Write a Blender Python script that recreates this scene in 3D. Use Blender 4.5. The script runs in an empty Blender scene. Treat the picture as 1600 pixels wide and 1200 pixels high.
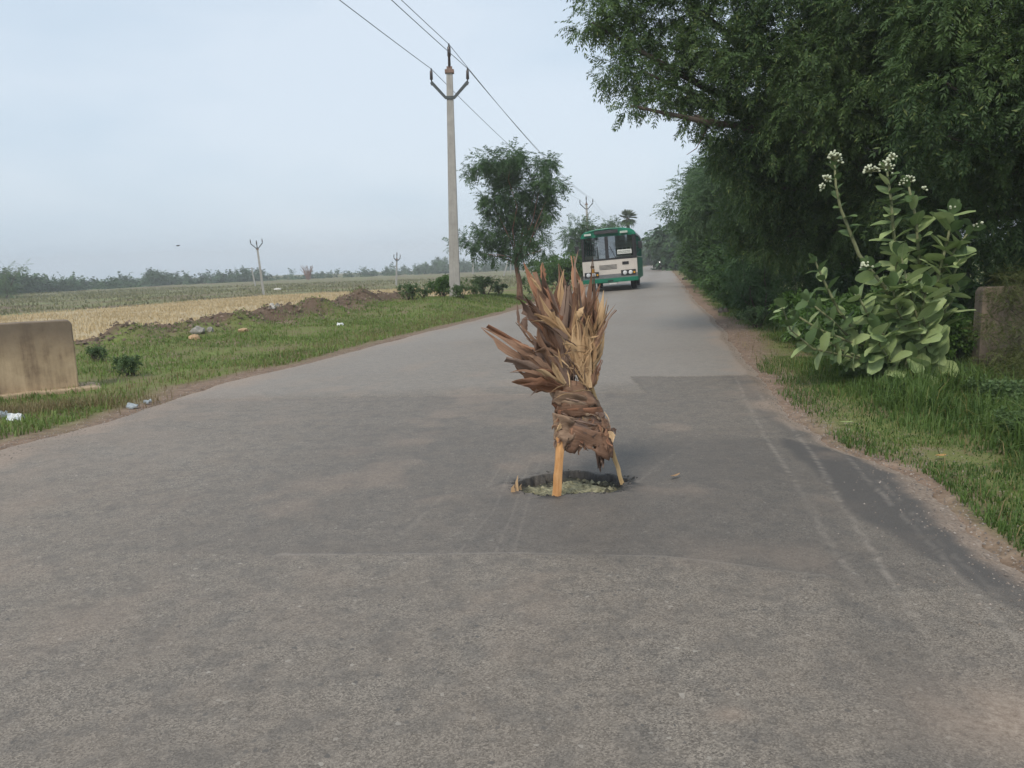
import bpy, bmesh, math, random
import numpy as np
from mathutils import Vector, Matrix, noise as mnoise

random.seed(7)
RNG = np.random.default_rng(7)
scene = bpy.context.scene
COL = scene.collection
R = math.radians

# ------------------------------------------------------------------ camera
CAM_H = 1.42
PITCH = R(8.88)          # looking slightly down the road
ROLL = R(2.0)            # hand-held, horizon rises to the right
FPX = 1200.0             # focal length in pixels of a 1600 px wide frame
cam_data = bpy.data.cameras.new('camera')
cam_data.sensor_width = 36.0
cam_data.lens = 36.0 * FPX / 1600.0
cam_data.clip_start = 0.05
cam_data.clip_end = 3000.0
cam = bpy.data.objects.new('camera', cam_data)
COL.objects.link(cam)
cam.matrix_world = (Matrix.Translation((0, 0, CAM_H)) @ Matrix.Rotation(math.pi / 2 - PITCH, 4, 'X')
                    @ Matrix.Rotation(-ROLL, 4, 'Z'))
scene.camera = cam

# ------------------------------------------------------------------ sky, sun, exposure
SUN_EL, SUN_AZ = R(48), R(-150)     # high, behind the camera and a little left
SUN_STRENGTH = 1.5
world = bpy.data.worlds.new('World')
scene.world = world
world.use_nodes = True
wn, wl = world.node_tree.nodes, world.node_tree.links
wn.clear()
w_out = wn.new('ShaderNodeOutputWorld')
w_bg = wn.new('ShaderNodeBackground')
w_bg.inputs['Strength'].default_value = 0.11
sky = wn.new('ShaderNodeTexSky')
sky.sky_type = 'NISHITA'
sky.sun_disc = False
sky.sun_elevation = SUN_EL
sky.sun_rotation = SUN_AZ
sky.air_density = 1.2
sky.dust_density = 3.0
sky.ozone_density = 2.0
w_tc = wn.new('ShaderNodeTexCoord')
w_map = wn.new('ShaderNodeMapping')
w_map.inputs['Scale'].default_value = (1.0, 1.0, 3.2)
w_noise = wn.new('ShaderNodeTexNoise')
w_noise.inputs['Scale'].default_value = 1.6
w_noise.inputs['Detail'].default_value = 4.0
w_noise.inputs['Roughness'].default_value = 0.5
w_ramp = wn.new('ShaderNodeValToRGB')
w_ramp.color_ramp.elements[0].position = 0.40
w_ramp.color_ramp.elements[0].color = (3.9, 4.75, 5.6, 1)
w_ramp.color_ramp.elements[1].position = 0.62
w_ramp.color_ramp.elements[1].color = (4.9, 5.5, 6.15, 1)
w_mix = wn.new('ShaderNodeMix')
w_mix.data_type = 'RGBA'
w_mix.inputs['Factor'].default_value = 0.86      # thin overcast over a blue sky
wl.new(w_tc.outputs['Generated'], w_map.inputs['Vector'])
wl.new(w_map.outputs['Vector'], w_noise.inputs['Vector'])
wl.new(w_noise.outputs['Fac'], w_ramp.inputs['Fac'])
wl.new(sky.outputs['Color'], w_mix.inputs['A'])
wl.new(w_ramp.outputs['Color'], w_mix.inputs['B'])
wl.new(w_mix.outputs['Result'], w_bg.inputs['Color'])
wl.new(w_bg.outputs['Background'], w_out.inputs['Surface'])

sun_data = bpy.data.lights.new('sun', 'SUN')
sun_data.energy = SUN_STRENGTH
sun_data.angle = R(16)
sun_data.color = (1.0, 0.92, 0.80)
sun = bpy.data.objects.new('sun', sun_data)
COL.objects.link(sun)
sd = Vector((math.sin(SUN_AZ) * math.cos(SUN_EL), math.cos(SUN_AZ) * math.cos(SUN_EL), math.sin(SUN_EL)))
sun.rotation_euler = sd.to_track_quat('Z', 'Y').to_euler()

scene.render.engine = 'CYCLES'
scene.view_settings.view_transform = 'Standard'
scene.view_settings.look = 'None'
scene.view_settings.gamma = 1.0
scene.view_settings.exposure = 0.53
scene.view_settings.use_curve_mapping = False
cy = scene.cycles
cy.max_bounces = 5
cy.diffuse_bounces = 3
cy.glossy_bounces = 2
cy.transmission_bounces = 3
cy.transparent_max_bounces = 8
cy.volume_bounces = 0
cy.caustics_reflective = False
cy.caustics_refractive = False
cy.use_denoising = True
try:
    cy.denoiser = 'OPENIMAGEDENOISE'
except Exception:
    pass
cy.use_adaptive_sampling = True

# ------------------------------------------------------------------ measuring helpers
def _ray(px, py):
    u, v = px - 800.0, 600.0 - py
    a = (u * math.cos(ROLL) + v * math.sin(ROLL)) / FPX
    b = (-u * math.sin(ROLL) + v * math.cos(ROLL)) / FPX
    return Vector((a, math.cos(PITCH) + b * math.sin(PITCH), -math.sin(PITCH) + b * math.cos(PITCH)))
def P(px, py, y):
    """point measured on the photograph, at a known distance y down the road"""
    d = _ray(px, py)
    return Vector((0, 0, CAM_H)) + d * (y / d.y)
def G(px, py, z=0.0):
    """point measured on the photograph, on ground of height z"""
    d = _ray(px, py)
    return Vector((0, 0, CAM_H)) + d * ((z - CAM_H) / d.z)

# ------------------------------------------------------------------ object helpers
def prop(o, label=None, cat=None, group=None, kind=None):
    if label: o['label'] = label
    if cat: o['category'] = cat
    if group: o['group'] = group
    if kind: o['kind'] = kind
    return o
def empty(name, loc=(0, 0, 0), rot=(0, 0, 0)):
    o = bpy.data.objects.new(name, None)
    o.empty_display_size = 0.2
    o.location = loc
    o.rotation_euler = rot
    COL.objects.link(o)
    return o
def link_mesh(name, me, mat=None, parent=None, smooth=False):
    if mat is not None and len(me.materials) == 0:
        me.materials.append(mat)
    if smooth:
        me.polygons.foreach_set('use_smooth', np.ones(len(me.polygons), dtype=bool))
    o = bpy.data.objects.new(name, me)
    COL.objects.link(o)
    if parent is not None:
        o.parent = parent
    return o
def np_mesh(name, verts, faces):
    verts = np.asarray(verts, dtype=np.float32)
    faces = np.asarray(faces, dtype=np.int32)
    me = bpy.data.meshes.new(name)
    n, k = faces.shape
    me.vertices.add(len(verts))
    me.vertices.foreach_set('co', verts.ravel())
    me.loops.add(n * k)
    me.loops.foreach_set('vertex_index', faces.ravel())
    me.polygons.add(n)
    me.polygons.foreach_set('loop_start', np.arange(0, n * k, k, dtype=np.int32))
    me.polygons.foreach_set('loop_total', np.full(n, k, dtype=np.int32))
    me.update(calc_edges=True)
    return me
def set_attr(me, name, vals):
    a = me.attributes.new(name, 'FLOAT', 'POINT')
    a.data.foreach_set('value', np.asarray(vals, dtype=np.float32))

class MB:
    """collects boxes, tubes and strips for ONE mesh"""
    def __init__(s): s.v, s.f = [], []
    def add(s, vs, fs):
        b = len(s.v)
        s.v += [tuple(p) for p in vs]
        s.f += [tuple(i + b for i in f) for f in fs]
        return s
    def box(s, x0, x1, y0, y1, z0, z1):
        vs = [(x0,y0,z0),(x1,y0,z0),(x1,y1,z0),(x0,y1,z0),(x0,y0,z1),(x1,y0,z1),(x1,y1,z1),(x0,y1,z1)]
        return s.add(vs, [(0,3,2,1),(4,5,6,7),(0,1,5,4),(1,2,6,5),(2,3,7,6),(3,0,4,7)])
    def tube(s, pts, rad, n=8, sx=1.0, cap=True):
        pts = [Vector(p) for p in pts]
        if not hasattr(rad, '__len__'): rad = [rad] * len(pts)
        vs, fs = [], []
        ref = None
        for i, p in enumerate(pts):
            t = (pts[min(i+1, len(pts)-1)] - pts[max(i-1, 0)]).normalized()
            if ref is None:
                ref = Vector((0, 0, 1)) if abs(t.z) < 0.9 else Vector((1, 0, 0))
            a = t.cross(ref).normalized(); b = t.cross(a).normalized()
            ref = -b if False else ref
            for k in range(n):
                g = 2 * math.pi * k / n
                vs.append(p + (a * math.cos(g) * sx + b * math.sin(g)) * rad[i])
        for i in range(len(pts) - 1):
            for k in range(n):
                k2 = (k + 1) % n
                fs.append((i*n+k, i*n+k2, (i+1)*n+k2, (i+1)*n+k))
        if cap:
            fs.append(tuple(range(n))); fs.append(tuple((len(pts)-1)*n + k for k in reversed(range(n))))
        return s.add(vs, fs)
    def prism(s, poly, axis, a0, a1):
        """poly of 2D points extruded along axis ('x','y','z')"""
        n = len(poly)
        def pt(q, a):
            return {'x': (a, q[0], q[1]), 'y': (q[0], a, q[1]), 'z': (q[0], q[1], a)}[axis]
        vs = [pt(q, a0) for q in poly] + [pt(q, a1) for q in poly]
        fs = [tuple(range(n)), tuple(reversed(range(n, 2*n)))] + [(i, i+n, (i+1) % n + n, (i+1) % n) for i in range(n)]
        return s.add(vs, fs)
    def build(s, name, mat, parent=None, smooth=False, bevel=0.0):
        me = bpy.data.meshes.new(name)
        me.from_pydata(s.v, [], s.f)
        bm = bmesh.new(); bm.from_mesh(me)
        bmesh.ops.recalc_face_normals(bm, faces=bm.faces)
        if bevel > 0:
            bmesh.ops.bevel(bm, geom=[e for e in bm.edges if len(e.link_faces) == 2 and e.calc_face_angle(0) > 0.6],
                            offset=bevel, segments=2, affect='EDGES', profile=0.6)
        bm.to_mesh(me); bm.free()
        return link_mesh(name, me, mat, parent, smooth)

def copy_tree(o, parent=None):
    c = o.copy(); COL.objects.link(c); c.parent = parent
    for ch in o.children: copy_tree(ch, c)
    return c

# ------------------------------------------------------------------ materials
class Nodes:
    def __init__(s, name):
        s.m = bpy.data.materials.new(name); s.m.use_nodes = True
        s.t = s.m.node_tree; s.n = s.t.nodes; s.l = s.t.links
        s.b = s.n['Principled BSDF']; s.out = s.n['Material Output']
    def new(s, t, **kw):
        nd = s.n.new('ShaderNode' + t)
        for k, v in kw.items():
            if hasattr(nd, k): setattr(nd, k, v)
            else: nd.inputs[k.replace('_', ' ')].default_value = v
        return nd
    def link(s, a, b): s.l.new(a, b)
    def coord(s, kind='Object'):
        return s.new('TexCoord').outputs[kind]
    def noise(s, scale, detail=3, rough=0.55, vec=None):
        nd = s.new('TexNoise'); nd.inputs['Scale'].default_value = scale
        nd.inputs['Detail'].default_value = detail; nd.inputs['Roughness'].default_value = rough
        s.link(vec if vec is not None else s.coord(), nd.inputs['Vector'])
        return nd.outputs['Fac']
    def ramp(s, fac, stops):
        r = s.new('ValToRGB'); els = r.color_ramp.elements
        while len(els) < len(stops): els.new(0.5)
        for e, (p, c) in zip(els, stops):
            e.position = p; e.color = (*c, 1) if len(c) == 3 else c
        s.link(fac, r.inputs['Fac'])
        return r.outputs['Color']
    def frange(s, fac, a, b, c=0.0, d=1.0):
        m = s.new('MapRange'); m.clamp = True
        for i, v in zip(('From Min', 'From Max', 'To Min', 'To Max'), (a, b, c, d)): m.inputs[i].default_value = v
        s.link(fac, m.inputs['Value'])
        return m.outputs['Result']
    def mix(s, fac, a, b, mode='MIX'):
        m = s.new('Mix'); m.data_type = 'RGBA'; m.blend_type = mode
        for v, i in ((fac, 'Factor'), (a, 'A'), (b, 'B')):
            sock = [q for q in m.inputs if q.name == i and (q.type == 'RGBA' or (i == 'Factor' and q.type == 'VALUE'))][0]
            if hasattr(v, 'is_output'): s.link(v, sock)
            elif isinstance(v, (int, float)): sock.default_value = v
            else: sock.default_value = (*v, 1)
        return [q for q in m.outputs if q.type == 'RGBA'][0]
    def math(s, op, a, b=0.0):
        m = s.new('Math'); m.operation = op
        for v, q in ((a, m.inputs[0]), (b, m.inputs[1])):
            if hasattr(v, 'is_output'): s.link(v, q)
            else: q.default_value = v
        return m.outputs[0]
    def attr(s, name): 
        a = s.new('Attribute'); a.attribute_name = name
        return a.outputs['Fac']
    def bump(s, h, strength=0.3, dist=0.01):
        b = s.new('Bump'); b.inputs['Strength'].default_value = strength; b.inputs['Distance'].default_value = dist
        s.link(h, b.inputs['Height']); s.link(b.outputs['Normal'], s.b.inputs['Normal'])
    def col(s, c): s.link(c, s.b.inputs['Base Color'])

def plain(name, c, rough=0.6, var=0.12, scale=6.0, metal=0.0, spec=0.4, bump=0.0):
    """paint or other even stuff, with a little dirt variation"""
    k = Nodes(name)
    f = k.noise(scale, 4)
    k.col(k.ramp(f, [(0.3, tuple(q * (1 - var) for q in c)), (0.7, tuple(min(1, q * (1 + var)) for q in c))]))
    k.b.inputs['Roughness'].default_value = rough
    k.b.inputs['Metallic'].default_value = metal
    k.b.inputs['Specular IOR Level'].default_value = spec
    if bump: k.bump(f, bump, 0.01)
    return k.m

def leaf_mat(name, dark, light, trans=0.25, rough=0.55, clump=0.7, spec=0.3, yellow=None):
    """leaf colours vary from leaf to leaf and from bough to bough"""
    k = Nodes(name)
    geo = k.new('NewGeometry')
    f1 = k.noise(clump, 2)
    rp = geo.outputs['Random Per Island']
    f = k.math('ADD', k.math('MULTIPLY', k.frange(f1, 0.3, 0.7), 0.55), k.math('MULTIPLY', rp, 0.45))
    stops = [(0.0, dark), (1.0, light)]
    c = k.ramp(f, stops)
    if yellow:
        c = k.mix(k.frange(rp, 0.93, 0.97), c, yellow)
    k.col(c)
    k.b.inputs['Roughness'].default_value = rough
    k.b.inputs['Specular IOR Level'].default_value = spec
    if trans > 0:
        tr = k.new('BsdfTranslucent'); k.link(c, tr.inputs['Color'])
        ms = k.new('MixShader'); ms.inputs[0].default_value = trans
        k.link(k.b.outputs[0], ms.inputs[1]); k.link(tr.outputs[0], ms.inputs[2])
        k.link(ms.outputs[0], k.out.inputs['Surface'])
    return k.m

M = {}
M['neem'] = leaf_mat('neem_leaves', (0.036, 0.078, 0.034), (0.125, 0.205, 0.078), 0.34)
M['neem_near'] = leaf_mat('near_neem_leaves', (0.028, 0.064, 0.026), (0.145, 0.225, 0.072), 0.36, clump=0.8, yellow=(0.18, 0.22, 0.07))
M['neem_small'] = leaf_mat('young_neem_leaves', (0.034, 0.080, 0.028), (0.10, 0.18, 0.06), 0.30)
M['bush'] = leaf_mat('bush_leaves', (0.034, 0.075, 0.024), (0.10, 0.175, 0.050), 0.28)
M['creeper'] = leaf_mat('creeper_leaves', (0.045, 0.10, 0.022), (0.12, 0.22, 0.05), 0.35)
M['weed'] = leaf_mat('weed_leaves', (0.065, 0.115, 0.042), (0.15, 0.22, 0.085), 0.28)
M['thorn'] = leaf_mat('thorn_leaves', (0.060, 0.075, 0.022), (0.15, 0.165, 0.05), 0.25)
M['farwood'] = leaf_mat('far_foliage', (0.032, 0.074, 0.032), (0.085, 0.155, 0.060), 0.15, clump=0.12)
M['palm'] = leaf_mat('palm_fronds', (0.05, 0.075, 0.03), (0.11, 0.14, 0.06), 0.15)
M['grass'] = leaf_mat('grass_blades', (0.115, 0.175, 0.042), (0.25, 0.345, 0.09), 0.38, clump=0.6, yellow=(0.22, 0.19, 0.07))
M['grass_r'] = leaf_mat('lush_grass_blades', (0.045, 0.095, 0.022), (0.145, 0.22, 0.05), 0.32, clump=2.2, yellow=(0.18, 0.17, 0.05))
M['fieldgrass'] = leaf_mat('field_grass_blades', (0.13, 0.135, 0.055), (0.25, 0.24, 0.11), 0.2, clump=0.15)
M['straw'] = leaf_mat('straw_blades', (0.42, 0.32, 0.17), (0.64, 0.51, 0.30), 0.25, clump=0.3)
M['drygrass'] = leaf_mat('dry_grass_blades', (0.14, 0.11, 0.05), (0.28, 0.22, 0.10), 0.2, clump=1.5)

def bark(name, a, b, scale=14):
    k = Nodes(name)
    mp = k.new('Mapping'); mp.inputs['Scale'].default_value = (1, 1, 0.25)
    k.link(k.coord(), mp.inputs['Vector'])
    f = k.noise(scale, 5, 0.65, mp.outputs[0])
    k.col(k.ramp(f, [(0.3, a), (0.7, b)])); k.b.inputs['Roughness'].default_value = 0.9
    k.bump(f, 0.6, 0.02)
    return k.m
M['bark'] = bark('bark', (0.05, 0.04, 0.032), (0.13, 0.10, 0.08))
M['bark_red'] = bark('reddish_bark', (0.13, 0.065, 0.04), (0.27, 0.15, 0.10))
M['stem'] = bark('pale_stem', (0.12, 0.13, 0.06), (0.24, 0.25, 0.13), 20)
M['stem_red'] = bark('reddish_stem', (0.14, 0.085, 0.055), (0.26, 0.18, 0.12), 20)

# ------------------------------------------------------------------ layout of the place: road edges and ground height
LY = [-6, 2, 4, 6.5, 7.8, 10.1, 11.9, 15.2, 20.2, 24.5, 33.5, 40.3, 81.6, 121, 160, 240, 400]
LX = [-5.0, -4.9, -4.75, -4.5, -4.1, -3.95, -3.2, -2.45, -0.95, 0.08, 1.8, 3.3, 11.6, 20.0, 28.4, 46, 82]
RY = [-6, 3.2, 4.1, 4.8, 5.6, 6.7, 9.06, 12.3, 17.5, 25.6, 36.9, 81.6, 121, 160, 240, 400]
RX = [2.3, 2.25, 2.45, 2.6, 2.42, 2.46, 2.95, 3.62, 4.71, 6.16, 8.41, 17.3, 25.75, 34.2, 52, 88]
def edgeL(y): return np.interp(y, LY, LX)
def edgeR(y): return np.interp(y, RY, RX)
def sstep(a, b, x):
    t = np.clip((np.asarray(x, dtype=float) - a) / (b - a), 0, 1)
    return t * t * (3 - 2 * t)
# cheap smooth noise on arrays
_NG = RNG.random((64, 64))
def vnoise(x, y, s=1.0):
    x = np.asarray(x, float) * s + 1000.0; y = np.asarray(y, float) * s + 1000.0
    xi = np.floor(x).astype(int); yi = np.floor(y).astype(int)
    fx = x - xi; fy = y - yi; fx = fx*fx*(3-2*fx); fy = fy*fy*(3-2*fy)
    g = lambda a, b: _NG[a % 64, b % 64]
    return (g(xi, yi)*(1-fx) + g(xi+1, yi)*fx)*(1-fy) + (g(xi, yi+1)*(1-fx) + g(xi+1, yi+1)*fx)*fy
def fbm(x, y, s=1.0, o=4):
    t, a, n = 0.0, 0.5, 0.0
    for i in range(o):
        t = t + a * vnoise(np.asarray(x) + 17.3*i, np.asarray(y) - 9.1*i, s * 2**i); n += a; a *= 0.5
    return t / n
def polydist(x, y, pts):
    """distance to a polyline"""
    d = np.full(np.shape(x), 1e9)
    for (ax, ay), (bx, by) in zip(pts[:-1], pts[1:]):
        vx, vy = bx-ax, by-ay
        t = np.clip(((x-ax)*vx + (y-ay)*vy) / (vx*vx+vy*vy), 0, 1)
        d = np.minimum(d, np.hypot(x-ax-t*vx, y-ay-t*vy))
    return d
def inpoly(x, y, pts):
    c = np.zeros(np.shape(x), bool); n = len(pts); j = n-1
    for i in range(n):
        xi, yi = pts[i]; xj, yj = pts[j]
        with np.errstate(divide='ignore', invalid='ignore'):
            c ^= ((yi > y) != (yj > y)) & (x < (xj-xi)*(y-yi)/(yj-yi+1e-12)+xi)
        j = i
    return c

MOUND = [(-10.4, 15.6), (-9.2, 17.5), (-7.4, 20.0), (-6.0, 23.0), (-5.2, 26.5), (-4.3, 30.0)]
def road_z(x, y):
    c = 0.5 * (edgeL(y) + edgeR(y))
    return 0.034 * sstep(18, 32, y) * (1 - sstep(60, 110, y)) * (np.asarray(x) - c)
def ground_z(x, y):
    x = np.asarray(x, float); y = np.asarray(y, float)
    el, er = edgeL(y), edgeR(y)
    s = el - x; t = x - er
    zL = road_z(el, y); zR = road_z(er, y)
    n = fbm(x, y, 0.35) - 0.5
    n2 = fbm(x, y, 1.6) - 0.5
    bank = 0.42 * np.exp(-((y-28.5)/8.0)**2) * sstep(0.6, 2.6, s)
    left = zL - 0.03 - 0.05*sstep(0.3, 2.5, s) + bank + 0.16*n*sstep(0.4, 3, s) + 0.07*n2*sstep(0.3, 1.2, s)
    edge = np.where(y < 17, 3.4 + 0.12*np.maximum(0, 9-y), 6.2)
    edge = np.interp(y, [0, 9, 12, 17, 26, 36, 60], [3.0, 3.2, 4.6, 6.6, 6.2, 5.0, 5.0])
    drop = sstep(edge, edge + 4.0, s)
    fieldz = -0.9 + 0.10*n + 0.05*n2
    left = left*(1-drop) + fieldz*drop
    md = polydist(x, y, MOUND)
    lump = 0.5 + 1.0*fbm(x, y, 0.7, 3)
    left = left + np.exp(-(md/0.75)**2) * 0.29 * lump * lump + np.exp(-(md/1.1)**2)*(0.34*n2 + 0.30*(fbm(x, y, 4.0, 3)-0.5))
    right = zR - 0.03 - 0.22*sstep(0.5, 3.0, t) - 0.3*sstep(3, 7, t) + 0.16*n*sstep(0.4, 3, t) + 0.07*n2*sstep(0.3, 1.2, t)
    inside = np.minimum(-s, -t)                 # >0 inside the road
    inz = road_z(x, y) - 0.03 - 0.25*sstep(0.0, 0.35, inside)
    z = np.where(s > 0, left, np.where(t > 0, right, inz))
    return z
def gz(x, y): return float(ground_z(np.array([x]), np.array([y]))[0])

# ------------------------------------------------------------------ ground sheet
def axis(segs):
    out = []
    for a, b, st in segs: out.append(np.arange(a, b, st))
    return np.unique(np.round(np.concatenate(out), 4))
gx = axis([(-420, -120, 30), (-120, -40, 6), (-40, -13, 1.2), (-13, 12, 0.2), (12, 40, 1.0), (40, 120, 6), (120, 421, 30)])
gy = axis([(-60, -4, 4), (-4, 2, 0.8), (2, 36, 0.22), (36, 70, 0.7), (70, 130, 3), (130, 300, 8), (300, 541, 40)])
X, Y = np.meshgrid(gx, gy)
Z = ground_z(X, Y)
nx, ny = len(gx), len(gy)
idx = np.arange(nx*ny).reshape(ny, nx)
quads = np.stack([idx[:-1, :-1], idx[:-1, 1:], idx[1:, 1:], idx[1:, :-1]], -1).reshape(-1, 4)
me = np_mesh('ground', np.stack([X, Y, Z], -1).reshape(-1, 3), quads)
S_ = edgeL(Y) - X; T_ = X - edgeR(Y)
nz = fbm(X, Y, 0.8); nz2 = fbm(X, Y, 2.5)
shoulderL = 1 - sstep(0.25, 0.7, S_ + 0.9*(nz-0.5))
WR = np.interp(Y, [0, 4.3, 5.4, 6.9, 9, 13, 19, 30], [0.2, 0.2, 0.26, 0.28, 0.36, 0.5, 0.45, 0.35])
shoulderR = 1 - sstep(WR-0.12, WR+0.25, T_ + 0.6*(nz-0.5))
dirt = np.where(S_ > 0, shoulderL, np.where(T_ > 0, shoulderR, 1.0))
md = polydist(X, Y, MOUND)
dirt = np.maximum(dirt, np.where(S_ > 0, (1 - sstep(0.35, 1.05, md + 2.2*(fbm(X, Y, 0.7)-0.5))), 0))
dirt = np.maximum(dirt, 0.75*sstep(0.60, 0.72, nz)*(S_ > 0)*(S_ < 7))
SF0 = [(-60, -20), (-60, 0), (-50, 30), (-34.2, 51.8), (-25.3, 77.5), (-10.7, 83.5), (-3.0, 78), (-2.0, 55), (-4, 36), (-9.0, 28), (-12, 18), (-10, 8), (-10, -20)]
stub = inpoly(X + 2.5*(nz-0.5), Y + 5*(nz-0.5), SF0) * sstep(7.0, 9.5, S_ + (nz-0.5)*3)
set_attr(me, 'dirt', np.clip(dirt, 0, 1).ravel())
set_attr(me, 'stub', stub.ravel())
set_attr(me, 'mound', ((1 - sstep(0.6, 1.3, md + 0.8*(nz-0.5)))*(S_ > 0)).ravel())
far = sstep(8, 14, S_) * (1 - stub)
set_attr(me, 'field', far.ravel())
k = Nodes('ground_soil')
f1, f2, f3 = k.noise(1.2, 5), k.noise(9, 4), k.noise(0.12, 4)
green = k.ramp(k.math('ADD', k.math('MULTIPLY', f1, 0.6), k.math('MULTIPLY', f2, 0.4)),
               [(0.36, (0.21, 0.165, 0.105)), (0.48, (0.16, 0.165, 0.065)), (0.68, (0.17, 0.21, 0.065))])
soil = k.ramp(f2, [(0.25, (0.15, 0.105, 0.075)), (0.55, (0.24, 0.17, 0.125)), (0.8, (0.33, 0.25, 0.19))])
straw = k.ramp(k.math('ADD', k.math('MULTIPLY', f2, 0.6), k.math('MULTIPLY', f3, 0.4)), [(0.3, (0.36, 0.28, 0.165)), (0.7, (0.52, 0.425, 0.275))])
fieldc = k.ramp(f3, [(0.36, (0.17, 0.125, 0.085)), (0.46, (0.18, 0.155, 0.085)), (0.6, (0.19, 0.20, 0.095)), (0.75, (0.24, 0.24, 0.12))])
c = k.mix(k.attr('field'), green, fieldc)
c = k.mix(k.attr('stub'), c, straw)
soil = k.mix(k.math('MULTIPLY', k.attr('mound'), 0.75), soil, (0.105, 0.072, 0.05))
c = k.mix(k.attr('dirt'), c, soil)
k.col(c); k.b.inputs['Roughness'].default_value = 0.95; k.b.inputs['Specular IOR Level'].default_value = 0.1
k.bump(f2, 0.7, 0.04)
prop(link_mesh('ground', me, k.m, smooth=True), kind='structure')

# ------------------------------------------------------------------ road: one sheet, fine near the camera, with the broken hole
HOLE = [(-0.02, 4.86), (0.05, 4.70), (0.16, 4.62), (0.30, 4.575), (0.46, 4.58), (0.60, 4.62), (0.72, 4.74), (0.755, 4.86),
        (0.66, 4.95), (0.52, 5.06), (0.38, 5.10), (0.27, 5.06), (0.12, 4.98)]
def hole_sd(x, y):
    d = polydist(x, y, HOLE + HOLE[:1])
    sd_ = np.where(inpoly(x, y, HOLE), -d, d)
    return sd_ + 0.15*(fbm(x, y, 9.0, 5) - 0.5) + 0.03*(fbm(x, y, 40.0, 2) - 0.5)
nu = 260
ys = np.concatenate([np.arange(-6, 1.2, 0.9), np.arange(1.2, 4.46, 0.0235), np.arange(4.46, 5.22, 0.0085), np.arange(5.22, 9.6, 0.0235), 9.6 * np.geomspace(1, 400/9.6, 150)])
us = np.sort(np.concatenate([np.linspace(0, 1, nu), np.linspace(0.625, 0.765, 84)]))
U, Y = np.meshgrid(us, ys)
el, er = edgeL(Y), edgeR(Y)
el = el + 0.16*(fbm(Y*0+3.3, Y, 0.9)-0.5) + 0.10*(fbm(Y*0+8, Y, 5.0)-0.5)
er = er + 0.16*(fbm(Y*0+31.3, Y, 0.9)-0.5) + 0.10*(fbm(Y*0+18, Y, 5.0)-0.5)
X = el + (er-el)*U
nlow, nmid, nfine = fbm(X, Y, 0.5), fbm(X, Y, 2.2), fbm(X, Y, 9.0)
Z = road_z(X, Y) + 0.018*(nlow-0.5) + 0.008*(nmid-0.5) + 0.0022*(fbm(X, Y, 24.0, 2)-0.5)*(Y < 9.6)
# older overlay, trench patches and their lips
def lip(line):                       # + on the camera side of a wavy line across the road
    xs_, yy_ = zip(*line)
    return np.interp(X, xs_, yy_) - Y + 0.05*(fbm(X, Y, 3.0)-0.5)
near_edge = lip([(-5.2, 3.75), (-2.1, 3.86), (-1.0, 3.70), (0.0, 3.64), (0.7, 3.52), (1.38, 3.22), (1.42, 3.1), (3, 3.05)])
RX1 = 1.36 + 0.05*np.sin(Y*2.1) - 0.14*np.maximum(0, 3.1-Y)
over_near = sstep(-1.6, -0.9, X)*sstep(-0.015, 0.02, near_edge) * (1 - sstep(-0.02, 0.03, X-RX1))
Z += 0.012*over_near
far_edge = lip([(-5, 8.75), (-2.25, 8.56), (1.42, 8.12), (1.44, 8.14), (1.46, 9.35), (2.7, 9.12), (5, 9.0)])
beyond = 1 - sstep(-0.03, 0.03, far_edge)                 # 1 farther than the trench
trench = (1 - beyond)*(1 - sstep(-0.02, 0.03, near_edge))*sstep(-3.0, -0.6, X + 0.8*(nlow-0.5))  # between the two lips
def soft_poly(q, w, amp=0.25):
    pts = gxy(*q); xn = X + amp*(nmid-0.5); yn = Y + 1.6*amp*(fbm(X+9, Y, 2.2)-0.5)
    d = polydist(xn, yn, pts + pts[:1]); return sstep(-w, w, np.where(inpoly(xn, yn, pts), d, -d))
def gxy(*q): return [tuple(G(a, b)[:2]) for a, b in q]
strip = np.maximum(soft_poly([(1215, 686), (1310, 698), (1440, 738), (1515, 795), (1640, 900), (1640, 990), (1500, 905), (1390, 830), (1310, 790), (1240, 715)], 0.05),
                   0.6*soft_poly([(1150, 592), (1200, 590), (1240, 640), (1290, 685), (1225, 686), (1180, 640)], 0.06))
strip = np.maximum(strip, 0.35*soft_poly([(990, 700), (1200, 690), (1300, 790), (1400, 900), (1330, 910), (1000, 880), (700, 850), (780, 780)], 0.2, 0.5))
strip = np.maximum(strip, 0.45*soft_poly([(1300, 910), (1400, 940), (1500, 1100), (1560, 1240), (1400, 1240), (1360, 1080)], 0.1, 0.3))          # darker new mat along the right edge
mid_edge = lip([(-5, 7.6), (-2.54, 7.26), (0, 6.6), (1.2, 6.35), (2.04, 5.87), (3, 5.6)])
Z += 0.006*beyond
sdh = hole_sd(X, Y)
depth = 0.052 + 0.06*(fbm(X, Y, 6.0, 3)-0.5)
pit = 1 - sstep(-0.011, 0.001, sdh)
Z = Z - depth*pit + 0.06*np.maximum(0, fbm(X, Y, 17.0, 3)-0.45)*pit
Z += 0.006*np.exp(-((sdh-0.05)/0.06)**2)*(fbm(X, Y, 12.0)-0.2)
edge_in = np.minimum(X-el, er-X)
Z -= 0.035*(1 - sstep(0.0, 0.16, edge_in))
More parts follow.
